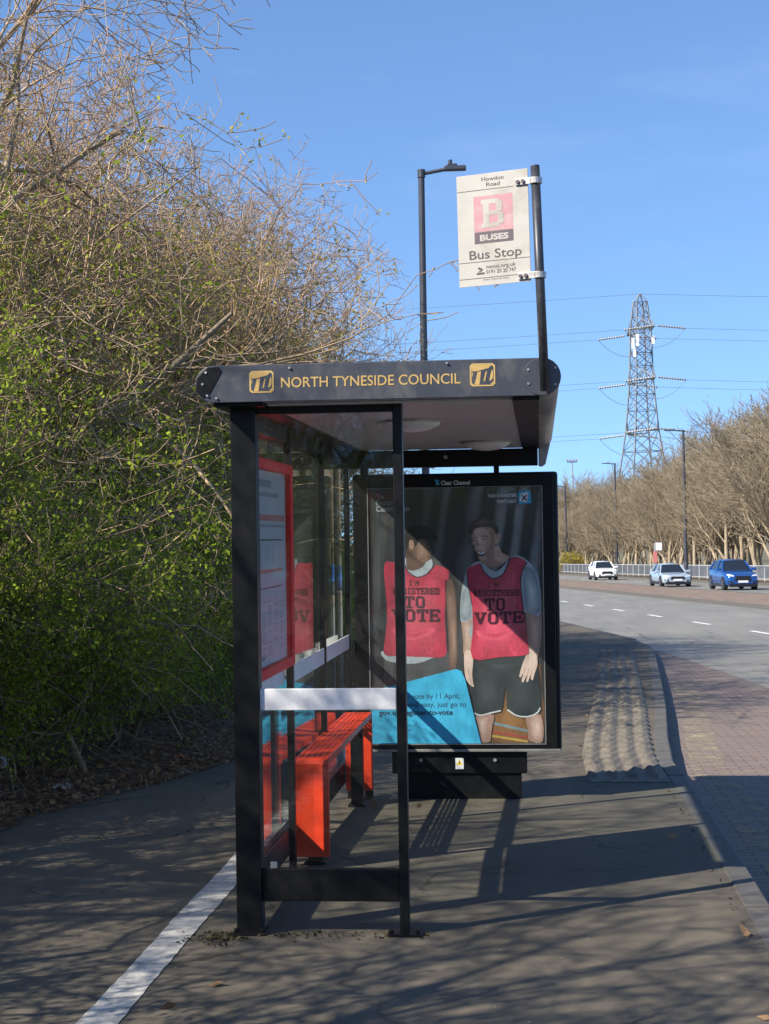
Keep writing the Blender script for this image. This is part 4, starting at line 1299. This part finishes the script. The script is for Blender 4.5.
pr.build('printed_figure')
# blue card and its lettering
pr = Print()
pr.shape([(371.5, 691), (456, 669), (461.5, 671), (465, 679), (481, 744), (371.5, 744)], 'card', False)
pr.text('Register to vote by 11 April,', 379, 699, 459.5, 5.0, 'navyink', .012)
pr.text("it's quick and easy, just go to", 379, 707.2, 466.5, 5.0, 'navyink', .012)
pr.text('gov.uk/register-to-vote', 379, 715.2, 453, 5.2, 'navyink', .035)
pr.text('Your voice', 402, 726.5, 416, 2.6, 'navyink', .0)
pr.text('matters', 402, 731, 412, 2.6, 'navyink', .0)
pr.build('blue_card')
pr = Print()
pr.text('The', 376, 499.2, 384, 5.2, 'dim', .0)
pr.text('Electoral', 376, 505.4, 397, 5.2, 'dim', .0)
pr.text('Commission', 376, 511.6, 409.5, 5.2, 'dim', .02)
pr.text('YOUR VOTE MATTERS', 487.5, 497.3, 516.5, 3.0, 'white', .02)
pr.text("DON'T LOSE IT", 497, 503, 516.5, 3.0, 'white', .02)
pr.shape([(518, 492), (530.5, 490.5), (531.5, 503), (519, 504.5)], 'card', False)
pr.shape([(521, 493.5), (528.5, 492), (527, 502.5), (519.5, 501)], 'white', False)
pr.stroke([(522, 495), (526.5, 500.5)], 1.3, 'navyink'); pr.stroke([(527, 494.8), (521.8, 500.3)], 1.3, 'navyink')
pr.build('lettering')
m = MB(); m.box(PX0 - .004, PX1 + .004, YA + .0005, YA + .0035, PZ0 - .004, PZ1 + .004)
m.build('cover_glass', MAT['glass_ad'], ad)
# plinth
b0 = P(392, 774, YA); b1 = P(527, 752.5, YA)
g0 = P(402, 793, YA); g1 = P(521.5, 774, YA)
m = MB()
m.box(b0.x, b1.x, YA + .02, YA + .16, b0.z, AZ0 + .001)
pln = m.build('plinth', B, ad, bevel=.004)
m = MB(); m.box(g0.x, g1.x, YA + .035, YA + .15, gz(YA) - .03, b0.z + .001); m.build('plinth_foot', B, ad, bevel=.004)
m = MB()
for px_ in (421, 495):
    c = P(px_, 760, YA + .02); m.tube([(c.x, YA + .012, c.z), (c.x, YA + .021, c.z)], .012, 10)
m.build('bolt', MAT['galv'], pln)
m = MB()
s0 = P(455.5, 769, YA + .0185); s1 = P(463.5, 758, YA + .0185)
m.box(s0.x, s1.x, YA + .0185, YA + .0198, s0.z, s1.z)
xm = (s0.x + s1.x) / 2; zt = s1.z - .008; hh = .04
m.poly([(s0.x + .006, YA + .0182, zt - hh), (s1.x - .006, YA + .0182, zt - hh), (xm, YA + .0182, zt)], 1)
m.poly([(xm - .004, YA + .0180, zt - hh + .008), (xm + .004, YA + .0180, zt - hh + .008), (xm + .004, YA + .0180, zt - .014), (xm - .004, YA + .0180, zt - .014)], 2)
m.build('warning_sticker', [MAT['white'], MAT['yellow'], MAT['ink']], pln)

# ------------------------------------------------------------------ bus stop flag on its pole
YB = RY0 - .04
q = P(545, 391, YB); qt = P(535, 167, YB)
bs = thing('bus_stop_sign', tuple(q), 'white bus stop flag on a dark pole above the shelter roof', 'bus stop sign')
m = MB()
m.tube([tuple(q), (qt.x, YB, qt.z)], .0195, 16)
m.tube([(qt.x, YB, qt.z), (qt.x - .0006, YB, qt.z + .006)], .019, 16)
pole = m.build('pole', MAT['pole'], bs, smooth=False)
for p_ in pole.data.polygons: p_.use_smooth = len(p_.vertices) == 4
# plate, in its own frame: u to the left end, v up
FA = R(19)
e1 = P(527.5, 168, YB); e0 = P(531, 281, YB)
top_r = Vector((e1.x, YB, e1.z)); bot_r = Vector((e0.x, YB, e0.z))
V_ = (top_r - bot_r)
FH = V_.length; V_.normalize()
Ul = Vector((-math.cos(FA), math.sin(FA), 0)); Ul = (Ul - V_ * Ul.dot(V_)).normalized()
# length so that the left end falls where the photograph has it
best = None
for L in np.linspace(.25, .45, 201):
    pt = bot_r + Ul * L
    d = cam_rot.transposed() @ (pt - CAM)
    pxx = 384.5 + F * d.x / -d.z
    if best is None or abs(pxx - 459.5) < best[0]: best = (abs(pxx - 459.5), L)
FL = float(best[1])
Ur = -Ul                                     # left to right as read
O0 = bot_r + Ul * FL
nrm = Ur.cross(V_).normalized()               # towards the viewer?
if nrm.y > 0: nrm = -nrm


def FP(u, v, k=0): return tuple(O0 + Ur * (u * FL) + V_ * (v * FH) + nrm * (.0003 * k))


m = MB()
m.prism([FP(0, 0), FP(1, 0), FP(1, 1), FP(0, 1)], -nrm * .004)
plate = m.build('flag_plate', MAT['flag'], bs, bevel=.001)


def frect(m, u0, v0, u1, v1, k, mi): m.poly([FP(u0, v0, k), FP(u1, v0, k), FP(u1, v1, k), FP(u0, v1, k)], mi)


m = MB()
frect(m, .235, .481, .78, .80, 1, 0)
m.build('logo_panel', MAT['pink'], plate)
m = MB()
frect(m, .235, .375, .78, .479, 1, 0)
m.build('name_panel', MAT['signdark'], plate)
m = MB()
k = 2
for (ax, ay), (bx, by) in SLAB['B']:
    dx, dy = bx - ax, by - ay; L = math.hypot(dx, dy); th = 1.15
    nx, ny = -dy / L * th / 2, dx / L * th / 2; ex, ey = dx / L * .3, dy / L * .3
    u = lambda x: .345 + (x + .2) / 4.2 * .30
    v = lambda y: .535 + y / 6 * .21
    m.poly([FP(u(x), v(y), k * .3 + 2) for x, y in ((ax - ex + nx, ay - ey + ny), (bx + ex + nx, by + ey + ny), (bx + ex - nx, by + ey - ny), (ax - ex - nx, ay - ey - ny))], 0)
    k += 1
def ftext(m, s, u0, v0, u1, hv, bold, mi, k=2): put_text(m, s, FP(u0, v0, k), Ur, V_, (u1 - u0) * FL, hv * FH, bold, mi)
ftext(m, 'BUSES', .31, .402, .71, .050, .04, 0, 2)
m.build('white_lettering', MAT['flag'], plate)
m = MB()
ftext(m, 'Howdon', .355, .932, .665, .035, .012, 0)
ftext(m, 'Road', .42, .882, .61, .034, .012, 0)
ftext(m, 'Bus Stop', .155, .240, .885, .078, .012, 0)
ftext(m, 'nexus.org.uk', .385, .150, .80, .034, .01, 0)
ftext(m, '0191 20 20 747', .385, .102, .80, .034, .01, 0)
ftext(m, 'Nexus Tyne and Wear', .34, .045, .70, .014, .0, 0)
for v0 in (.853, .212, .066): frect(m, .005, v0, .995 if v0 < .8 else .80, v0 + .0055, 2, 0)
m.poly([FP(.265, .150, 2), FP(.285, .168, 2), FP(.335, .150, 2), FP(.34, .138, 2), FP(.30, .142, 2)], 0)
m.poly([FP(.27, .124, 2), FP(.325, .146, 2), FP(.335, .138, 2), FP(.31, .124, 2)], 0)
frect(m, .25, .100, .36, .118, 2, 0)
m.build('lettering', MAT['signink'], plate)
for v0 in (.885, .050):
    m = MB()
    c = bot_r + V_ * (v0 * FH)
    pc = q + (Vector((qt.x, YB, qt.z)) - q) * ((c.z - q.z) / (qt.z - q.z))
    m.tube([pc - Vector((0, 0, .013)), pc + Vector((0, 0, .013))], .027, 16, 0)
    a_ = c + Ul * .055 + nrm * .002
    m.prism([a_ - V_ * .014, a_ + Ur * .095 - V_ * .014, a_ + Ur * .095 + V_ * .014, a_ + V_ * .014], nrm * .006)
    for t in (.012, .036):
        bp = a_ + Ur * t + nrm * .006
        m.tube([bp, bp + nrm * .007], .0085, 8, 1)
    m.build('clamp', [MAT['galv'], MAT['signdark']], bs, bevel=.001)

# ------------------------------------------------------------------ street lamps
def lamp_post(px_, py_top, Y, arm_px, r0, r1, label, up=.25, head=.55):
    t = P(px_, py_top, Y)
    base = Vector((P(px_ + 5, 560, Y).x, Y, gz(Y)))
    t.x = base.x + (t.x - base.x) * .2
    o = thing('street_lamp', tuple(base), label, 'street lamp', 'street lamps along the road')
    m = MB(); m.tube([base, base + Vector((0, 0, 1.1)), base + Vector((0, 0, 1.2)), t], [r0 * 1.25, r0 * 1.25, r0, r1], 12)
    m.build('column', MAT['lamp'], o)
    sg = 1 if arm_px > 0 else -1
    s = abs(arm_px) * Y / F
    m = MB()
    m.tube([t + Vector((0, 0, -.06)), t + Vector((0, 0, .07))], r1 * 1.25, 12)
    m.tube([t, t + Vector((sg * s, 0, up))], r1 * .6, 8)
    m.build('arm', MAT['lamp'], o)
    e = t + Vector((sg * s, 0, up))
    m = MB()
    w_ = head * .22
    for (x0, x1, z0, z1, ww) in ((0, head, -.02, .05, w_), (.05, head * .6, .05, .085, w_ * .8)):
        a_, b_2 = sorted((e.x + sg * x0, e.x + sg * x1))
        m.box(a_, b_2, Y - ww, Y + ww, e.z + z0, e.z + z1)
    m.tube([e + Vector((sg * .1, 0, .085)), e + Vector((sg * .1, 0, .16))], .035, 8)
    m.build('lantern', MAT['lamp'], o, bevel=.012)
    return o


lamp_post(422, 174, 27, 23, .068, .052, 'dark street lamp rising behind the shelter roof with its arm to the right', .06, .36)
lamp_post(681, 431, 125, -8, .13, .085, 'tall street lamp behind the blue car on the far pavement', .05, .8)
lamp_post(612, 464, 168, -5, .13, .085, 'street lamp behind the white car with its arm to the left', .05, .8)
lamp_post(562, 487, 195, -4, .13, .085, 'far street lamp just right of the advertising panel', .05, .7)
# floodlight mast
Y = 330
t = P(572, 462, Y); base = Vector((t.x + .3, Y, gz(Y)))
o = thing('floodlight_mast', tuple(base), 'thin pale floodlight mast far beyond the bend in the road', 'floodlight mast')
MB().tube([base, t], [.22, .13], 8).build('mast', MAT['galv'], o)
m = MB()
m.box(t.x - 1.0, t.x + 1.0, Y - .1, Y + .1, t.z - .1, t.z + .1)
for x in (-.9, -.3, .3, .9): m.box(t.x + x - .22, t.x + x + .22, Y - .3, Y - .1, t.z + .1, t.z + .5)
m.build('floodlights', MAT['galv'], o)

# ------------------------------------------------------------------ railing across the road
yy = yr(58, 205, 2.5)
o = thing('guard_railing', (lane(100) + 18.3, 100, gz(100)), 'long pale grey metal guard railing along the far pavement', 'railing')
fxr = lambda y: lane(y) + 18.3
mp_, mr_, mbars = MB(), MB(), MB()
for a, b in zip(yy, yy[1:]):
    for z, r_ in ((1.0, .035), (.16, .03)):
        mr_.tube([(fxr(a), a, gz(a) + z), (fxr(b), b, gz(b) + z)], r_, 5)
    for i in range(1, 20):
        y = a + (b - a) * i / 20
        mbars.tube([(fxr(y), y, gz(y) + .16), (fxr(y), y, gz(y) + 1.0)], .017, 3, cap=False)
mr_.build('rail', MAT['rail'], o); mbars.build('infill_bars', MAT['rail'], o)
for y in yy:
    m = MB(); m.box(fxr(y) - .035, fxr(y) + .035, y - .035, y + .035, gz(y) - .02, gz(y) + 1.06)
    m.build('post', MAT['rail'], o)
# far bus stop
Y = 104
q = P(655.5, 583, Y); t = P(655.5, 543, Y)
o = thing('far_bus_stop', (q.x, Y, gz(Y)), 'small white bus stop sign on a post across the road', 'bus stop sign')
MB().tube([(q.x, Y, gz(Y)), (q.x, Y, t.z)], .045, 8).build('pole', MAT['galv'], o)
MB().box(q.x + .03, q.x + .42, Y - .02, Y + .02, t.z - .45, t.z + .02).build('flag_plate', MAT['white'], o)
MB().box(q.x - .12, q.x + .12, Y - .06, Y + .02, gz(Y) + 1.3, gz(Y) + 2.0).build('notice_plate', MAT['ink_red'], o)

# ------------------------------------------------------------------ electricity pylon
YPY = 280
S = F / YPY
pc = P(641, 534, YPY)
zb = gz(YPY)
o = thing('electricity_pylon', (pc.x, YPY, zb), 'grey lattice electricity pylon rising behind the roadside trees', 'pylon')


def pz(py): return P(641, py, YPY).z


PX_ = pc.x + .5
prof = [(zb, 6.9), (pz(470), 3.75), (pz(432), 2.75), (pz(381), 1.95), (pz(331), 1.75), (pz(302), 1.15)]
segp = lambda z: float(np.interp(z, [p[0] for p in prof], [p[1] for p in prof]))
rotp = R(20)


def corner(z, i, k=1.0):
    h = segp(z) * k
    a = rotp + math.pi / 4 + i * math.pi / 2
    return Vector((PX_ + h * 1.08 * math.cos(a), YPY + h * 1.08 * math.sin(a), z))


m = MB()
zz = [zb]
while zz[-1] < pz(302) - 1.0: zz.append(min(pz(302), zz[-1] + max(1.7, segp(zz[-1]) * 1.15)))
zz[-1] = pz(302)
for i in range(4):
    for a, b in zip(zz, zz[1:]): m.tube([corner(a, i), corner(b, i)], .13, 4)
    m.tube([corner(pz(302), i), (PX_, YPY, pz(293.5))], .10, 4)
m.build('legs', MAT['steel'], o)
m = MB()
for a, b in zip(zz, zz[1:]):
    for i in range(4):
        j = (i + 1) % 4
        m.tube([corner(a, i), corner(b, j)], .065, 4); m.tube([corner(a, j), corner(b, i)], .065, 4)
        m.tube([corner(b, i), corner(b, j)], .06, 4)
m.build('lattice', MAT['steel'], o)
tips_ = []
for lv, (py, L) in enumerate(((331, 6.6), (381, 6.2), (432, 8.2))):
    z = pz(py)
    for sg, dx in ((-1, 1.9), (1, -1.9)):
        m = MB()
        tip = Vector((PX_ + dx, YPY + sg * L, z))
        cs_ = sorted([corner(z, i) for i in range(4)], key=lambda v: sg * v.y)[-2:] if False else sorted([corner(z, i) for i in range(4)], key=lambda v: -sg * v.y)[:2]
        cu = sorted([corner(z + 2.2, i) for i in range(4)], key=lambda v: -sg * v.y)[:2]
        for c_2 in cs_: m.tube([c_2, tip], .11, 4)
        for c_2 in cu: m.tube([c_2, tip], .09, 4)
        for t_ in (.3, .6):
            m.tube([cs_[0].lerp(tip, t_), cs_[1].lerp(tip, t_)], .07, 4)
            m.tube([cs_[0].lerp(tip, t_), cu[0].lerp(tip, t_)], .06, 4); m.tube([cs_[1].lerp(tip, t_), cu[1].lerp(tip, t_)], .06, 4)
        m.build('crossarm', MAT['steel'], o)
        tips_.append(tip)
        for sx_ in (-1, 1):
            m = MB()
            n_ = 11
            pts, rad = [], []
            for i in range(n_ * 2 + 1):
                f_ = i / (n_ * 2)
                pts.append(tip + Vector((sx_ * (.4 + 4.6 * f_), 0, -.55 * f_))); rad.append(.21 if i % 2 else .11)
            m.tube(pts, rad, 6)
            m.build('insulator', MAT['insul'], o)
        a_, b_3 = tip + Vector((-5, 0, -.55)), tip + Vector((5, 0, -.55))
        m = MB(); m.tube([a_.lerp(b_3, i / 12) - Vector((0, 0, 3.0 * (1 - (i / 6 - 1) ** 2))) for i in range(13)], .035, 4)
        m.build('jumper_cable', MAT['wire'], o)
m = MB()
for (px_, y0, y1) in ((633, 338, 349), (637.5, 334, 346), (634.5, 349.5, 357), (653, 336, 344)):
    a_, b_3 = P(px_ - 1.3, y1, YPY - 2.6), P(px_ + 1.3, y0, YPY - 2.6)
    m.box(a_.x, b_3.x, YPY - 2.9, YPY - 2.5, a_.z, b_3.z)
m.build('antenna', MAT['antenna'], o)
lvn = ['upper', 'middle', 'lower']
wl = [(t_, '%s power line strung from the %s side of the distant pylon' % (lvn[i // 2], 'near' if i % 2 == 0 else 'far')) for i, t_ in enumerate(tips_)]
wl.append((Vector((PX_, YPY, pz(294))), 'topmost single earth wire strung over the peak of the distant pylon'))
for i, (t_, lb) in enumerate(wl):
    m = MB()
    e = 5.0 if i < 6 else 0
    dz = -.55 if i < 6 else 0
    for sg in (-1, 1):
        pts = []
        for k_ in range(25):
            u = k_ / 24
            x = sg * (e + 300 * u)
            pts.append(t_ + Vector((x, 0, dz - 14 * (u - u * u) + (-2.0 * u if sg > 0 else 1.0 * u))))
        m.tube(pts, .026, 4)
    w_ = m.build('power_line', MAT['wire'], None)
    tag(w_, lb, 'power line', 'power lines across the sky')


# ------------------------------------------------------------------ cars
def car(name, label, px_, Y, L, W, H, paint, suv, rz):
    base = P(px_, 585, Y)
    root = thing(name, (base.x, Y, gz(Y) - ZR), label, 'car', 'cars driving on the far carriageway')
    Z0 = Vector((0, 0, 0))
    hw = W / 2
    gc = .19 if not suv else .22
    hood = H * (.62 if suv else .60)
    # stations: y from nose (-L/2) to tail, half width, bottom, belt height
    stn = [(-.50, .74, gc + .10, hood * .70), (-.485, .86, gc + .02, hood * .80), (-.44, .96, gc, hood * .90), (-.34, 1, gc, hood * .97), (-.22, 1, gc, hood * 1.03), (0, 1, gc, hood * 1.08),
           (.25, 1, gc, hood * 1.10), (.40, .98, gc, hood * 1.12), (.47, .92, gc + .04, hood * 1.08), (.50, .80, gc + .14, hood * .95)]
    mb_ = MB()
    rings = []
    for y, w_, zb_, zt_ in stn:
        h_ = hw * w_
        rings.append([(-h_ * .90, y * L, zb_), (-h_ * .99, y * L, zb_ + .10), (-h_, y * L, zb_ + (zt_ - zb_) * .55), (-h_ * .97, y * L, zt_ - .06), (-h_ * .86, y * L, zt_), (-h_ * .4, y * L, zt_ + .025),
                      (h_ * .4, y * L, zt_ + .025), (h_ * .86, y * L, zt_), (h_ * .97, y * L, zt_ - .06), (h_, y * L, zb_ + (zt_ - zb_) * .55), (h_ * .99, y * L, zb_ + .10), (h_ * .90, y * L, zb_)])
    k_ = 12
    fs = [(i * k_ + j, (i + 1) * k_ + j, (i + 1) * k_ + (j + 1) % k_, i * k_ + (j + 1) % k_) for i in range(len(rings) - 1) for j in range(k_)]
    fs += [tuple(range(k_)), tuple(range((len(rings) - 1) * k_ + k_ - 1, (len(rings) - 1) * k_ - 1, -1))]
    mb_.add([p for r_ in rings for p in r_], fs)
    body = mb_.build('body', paint, root, smooth=True, off=Z0)
    b_ = body.modifiers.new('sub', 'SUBSURF'); b_.levels = 1; b_.render_levels = 2
    # cabin
    zbelt = hood * 1.06
    cab = [(-.215, .78, zbelt - .05), (-.07, .66, H - .075), (.02, .63, H - .005), (.22, .63, H - .02), (.36 if suv else .30, .66, H - .10), (.46 if suv else .44, .74, zbelt)]
    rings = []
    for y, w_, zt_ in cab:
        h_ = hw * w_
        rings.append([(-hw * .90, y * L, zbelt - .06), (-hw * .88 + (hw * .88 - h_) * (zt_ - zbelt) / (H - zbelt), y * L, zt_ - .05), (-h_ * .9, y * L, zt_), (h_ * .9, y * L, zt_), (hw * .88 - (hw * .88 - h_) * (zt_ - zbelt) / (H - zbelt), y * L, zt_ - .05), (hw * .90, y * L, zbelt - .06)])
    mb_ = MB()
    fs = [(i * 6 + j, i * 6 + j + 1, (i + 1) * 6 + j + 1, (i + 1) * 6 + j) for i in range(len(rings) - 1) for j in range(5)]
    mb_.add([p for r_ in rings for p in r_], fs)
    mb_.build('windows', MAT['windscreen'], root, smooth=False, off=Z0)
    mb_ = MB()
    rp = [(y, w_, z) for y, w_, z in cab[1:5]]
    vs = []
    for y, w_, z in rp:
        h_ = hw * w_ + .012
        vs += [(-h_, y * L, z - .045), (-h_ * .88, y * L, z + .014), (0, y * L, z + .03), (h_ * .88, y * L, z + .014), (h_, y * L, z - .045)]
    mb_.add(vs, [(i * 5 + j, i * 5 + j + 1, (i + 1) * 5 + j + 1, (i + 1) * 5 + j) for i in range(len(rp) - 1) for j in range(4)])
    mb_.build('roof', paint, root, smooth=True, off=Z0)
    for sg in (-1, 1):
        mb_ = MB()
        for pa_, pb_, pr_ in (((sg * hw * .86, cab[0][0] * L, zbelt - .02), (sg * hw * .66, cab[1][0] * L, H - .09), .045),
                              ((sg * hw * .89, .07 * L, zbelt - .05), (sg * hw * .66, .07 * L, H - .05), .04),
                              ((sg * hw * .88, cab[5][0] * L - .12, zbelt - .02), (sg * hw * .66, cab[4][0] * L, H - .12), .07)):
            MB().tube([pa_, pb_], pr_, 6).build('pillar', paint, root, off=Z0)
        mb_ = MB()
        mb_.box(min(sg * hw * .92, sg * (hw + .17)), max(sg * hw * .92, sg * (hw + .17)), -.20 * L, -.20 * L + .12, zbelt - .02, zbelt + .13)
        mb_.build('wing_mirror', paint, root, bevel=.03, off=Z0)
        for yy2 in (-.315, .315):
            rw = .34 if suv else .325
            mb_ = MB()
            x0, x1 = sorted((sg * (hw - .22), sg * (hw + .005)))
            ringp = [(rw * math.cos(a), rw * math.sin(a)) for a in [2 * math.pi * i / 20 for i in range(20)]]
            mb_.prism([(x0, yy2 * L + a, rw + b2) for a, b2 in ringp], (x1 - x0, 0, 0))
            wh = mb_.build('wheel', MAT['tyre'], root, bevel=.03, off=Z0)
            xo = sg * (hw + .006)
            mb_ = MB()
            for i in range(5):
                a = 2 * math.pi * i / 5
                d1 = .16
                mb_.prism([(xo, yy2 * L + .06 * math.cos(a - 1), rw + .06 * math.sin(a - 1)), (xo, yy2 * L + .24 * math.cos(a - d1), rw + .24 * math.sin(a - d1)), (xo, yy2 * L + .24 * math.cos(a + d1), rw + .24 * math.sin(a + d1)), (xo, yy2 * L + .06 * math.cos(a + 1), rw + .06 * math.sin(a + 1))], (sg * .012, 0, 0))
            mb_.build('rim', MAT['rim'], wh, off=Z0)
            mb_ = MB()
            arc = [((rw + .055) * math.cos(a), (rw + .055) * math.sin(a)) for a in [math.pi * i / 14 for i in range(15)]]
            mb_.prism([(sg * (hw - .02), yy2 * L + a, rw + b2) for a, b2 in arc], (sg * .024, 0, 0))
            mb_.build('wheel_arch', MAT['carblack'], root, off=Z0)
        # headlight wraps the front corner
        mb_ = MB()
        zc_ = hood * .80
        mb_.prism([(sg * hw * .52, -.497 * L, zc_ - .05), (sg * hw * .84, -.478 * L, zc_ - .03), (sg * hw * .93, -.447 * L, zc_ + .05), (sg * hw * .82, -.474 * L, zc_ + .07), (sg * hw * .55, -.492 * L, zc_ + .01)], (0, -.03, .01))
        mb_.build('headlight', MAT['lens'], root, bevel=.01, off=Z0)
    yf = -.505 * L
    for sg in (-1, 1):
        mb_ = MB()
        mb_.prism([(sg * hw * .58, -.497 * L, gc + .16), (sg * hw * .86, -.478 * L, gc + .18), (sg * hw * .88, -.474 * L, gc + .34), (sg * hw * .64, -.492 * L, gc + .30)], (0, -.03, 0))
        mb_.build('air_intake', MAT['carblack'], root, bevel=.008, off=Z0)
        mb_ = MB()
        x0, x1 = sorted((sg * (hw - .06), sg * (hw + .008)))
        mb_.box(x0, x1, -.24 * L, .24 * L, gc - .02, gc + .14)
        mb_.build('sill', MAT['carblack'], root, bevel=.02, off=Z0)
        mb_ = MB()
        mb_.box(x0 + .05 * (sg < 0) * 0, x1, .02 * L, .02 * L + .16, hood * .93, hood * .93 + .035)
        mb_.build('door_handle', MAT['carblack'], root, bevel=.008, off=Z0)
    mb_ = MB()
    mb_.box(-hw * .42, hw * .42, yf - .006, yf + .01, hood * .80, hood * .815)
    mb_.build('grille_bar', MAT['rim'], root, off=Z0)
    mb_ = MB()
    mb_.prism([(-hw * .5, yf, gc + .30), (hw * .5, yf, gc + .30), (hw * .42, yf, hood * .78), (-hw * .42, yf, hood * .78)], (0, .06, 0))
    mb_.build('grille', MAT['carblack'], root, bevel=.01, off=Z0)
    mb_ = MB()
    mb_.box(-hw * .80, hw * .80, yf + .005, yf + .10, gc - .02, gc + .14)
    mb_.build('front_bumper', MAT['carblack'], root, bevel=.02, off=Z0)
    mb_ = MB()
    mb_.box(-.26, .26, yf - .012, yf - .002, gc + .20, gc + .31)
    mb_.build('number_plate', MAT['plate'], root, off=Z0)
    root.rotation_euler = (0, 0, rz)
    return root


paint_b = PM('blue_metallic_paint', (.008, .08, .31), .25, .35, .08, 3, coat=.8)
paint_s = PM('silver_blue_paint', (.42, .50, .56), .3, .3, .06, 3, coat=.7)
paint_w = PM('white_car_paint', (.80, .80, .80), .3, 0, .04, 3, coat=.7)
hd = math.atan(.137)
car('blue_car', 'bright blue compact crossover car nearest on the far carriageway', 733, 88, 4.1, 1.76, 1.58, paint_b, True, hd)
car('silver_car', 'silver low coupe car driving between the white and blue cars', 670, 100, 4.4, 1.78, 1.36, paint_s, False, hd)
car('white_car', 'white hatchback car farthest away on the far carriageway', 603, 134, 4.2, 1.82, 1.50, paint_w, True, hd)

# ------------------------------------------------------------------ dropped litter under the hedge
for (x, y, kind, lb) in ((-3.95, 11.8, 'cup', 'white crushed paper cup lying among the hedge stems'), (-3.75, 10.9, 'bag', 'pale plastic bag caught in the leaf litter under the hedge'),
                         (-3.35, 11.3, 'wrap', 'crumpled cream wrapper on the dead leaves beside the path'), (-2.9, 13.1, 'wrap2', 'small orange wrapper on the dead leaves near the shelter')):
    rr = random.Random(hash(kind) % 97 + 3 if False else {'cup': 3, 'bag': 5, 'wrap': 8, 'wrap2': 9}[kind])
    m = MB()
    z = floor_z(x, y) + .02
    if kind == 'cup':
        pts = [(x, y, z + .02), (x + .03, y - .02, z + .09)]
        m.tube(pts, [.026, .038], 10)
        nm, mt = 'paper_cup', MAT['white']
    else:
        nseg = 9
        s_ = {'bag': .085, 'wrap': .07, 'wrap2': .06}[kind]
        vs = []
        for i in range(nseg):
            for j in range(nseg):
                vs.append((x + (i / (nseg - 1) - .5) * 2 * s_ + rr.gauss(0, s_ * .06), y + (j / (nseg - 1) - .5) * 1.5 * s_ + rr.gauss(0, s_ * .06), z + abs(rr.gauss(.2, .3)) * s_ * (1 - ((i - 4) ** 2 + (j - 4) ** 2) / 40)))
        m.add(vs, [(i * nseg + j, (i + 1) * nseg + j, (i + 1) * nseg + j + 1, i * nseg + j + 1) for i in range(nseg - 1) for j in range(nseg - 1)])
        nm = 'plastic_bag' if kind == 'bag' else 'wrapper'
        mt = {'bag': MAT['paper'], 'wrap': MAT['flag'], 'wrap2': PM('orange_wrapper', (.5, .2, .1), .5)}[kind]
    tag(m.build(nm, mt), lb, 'litter')
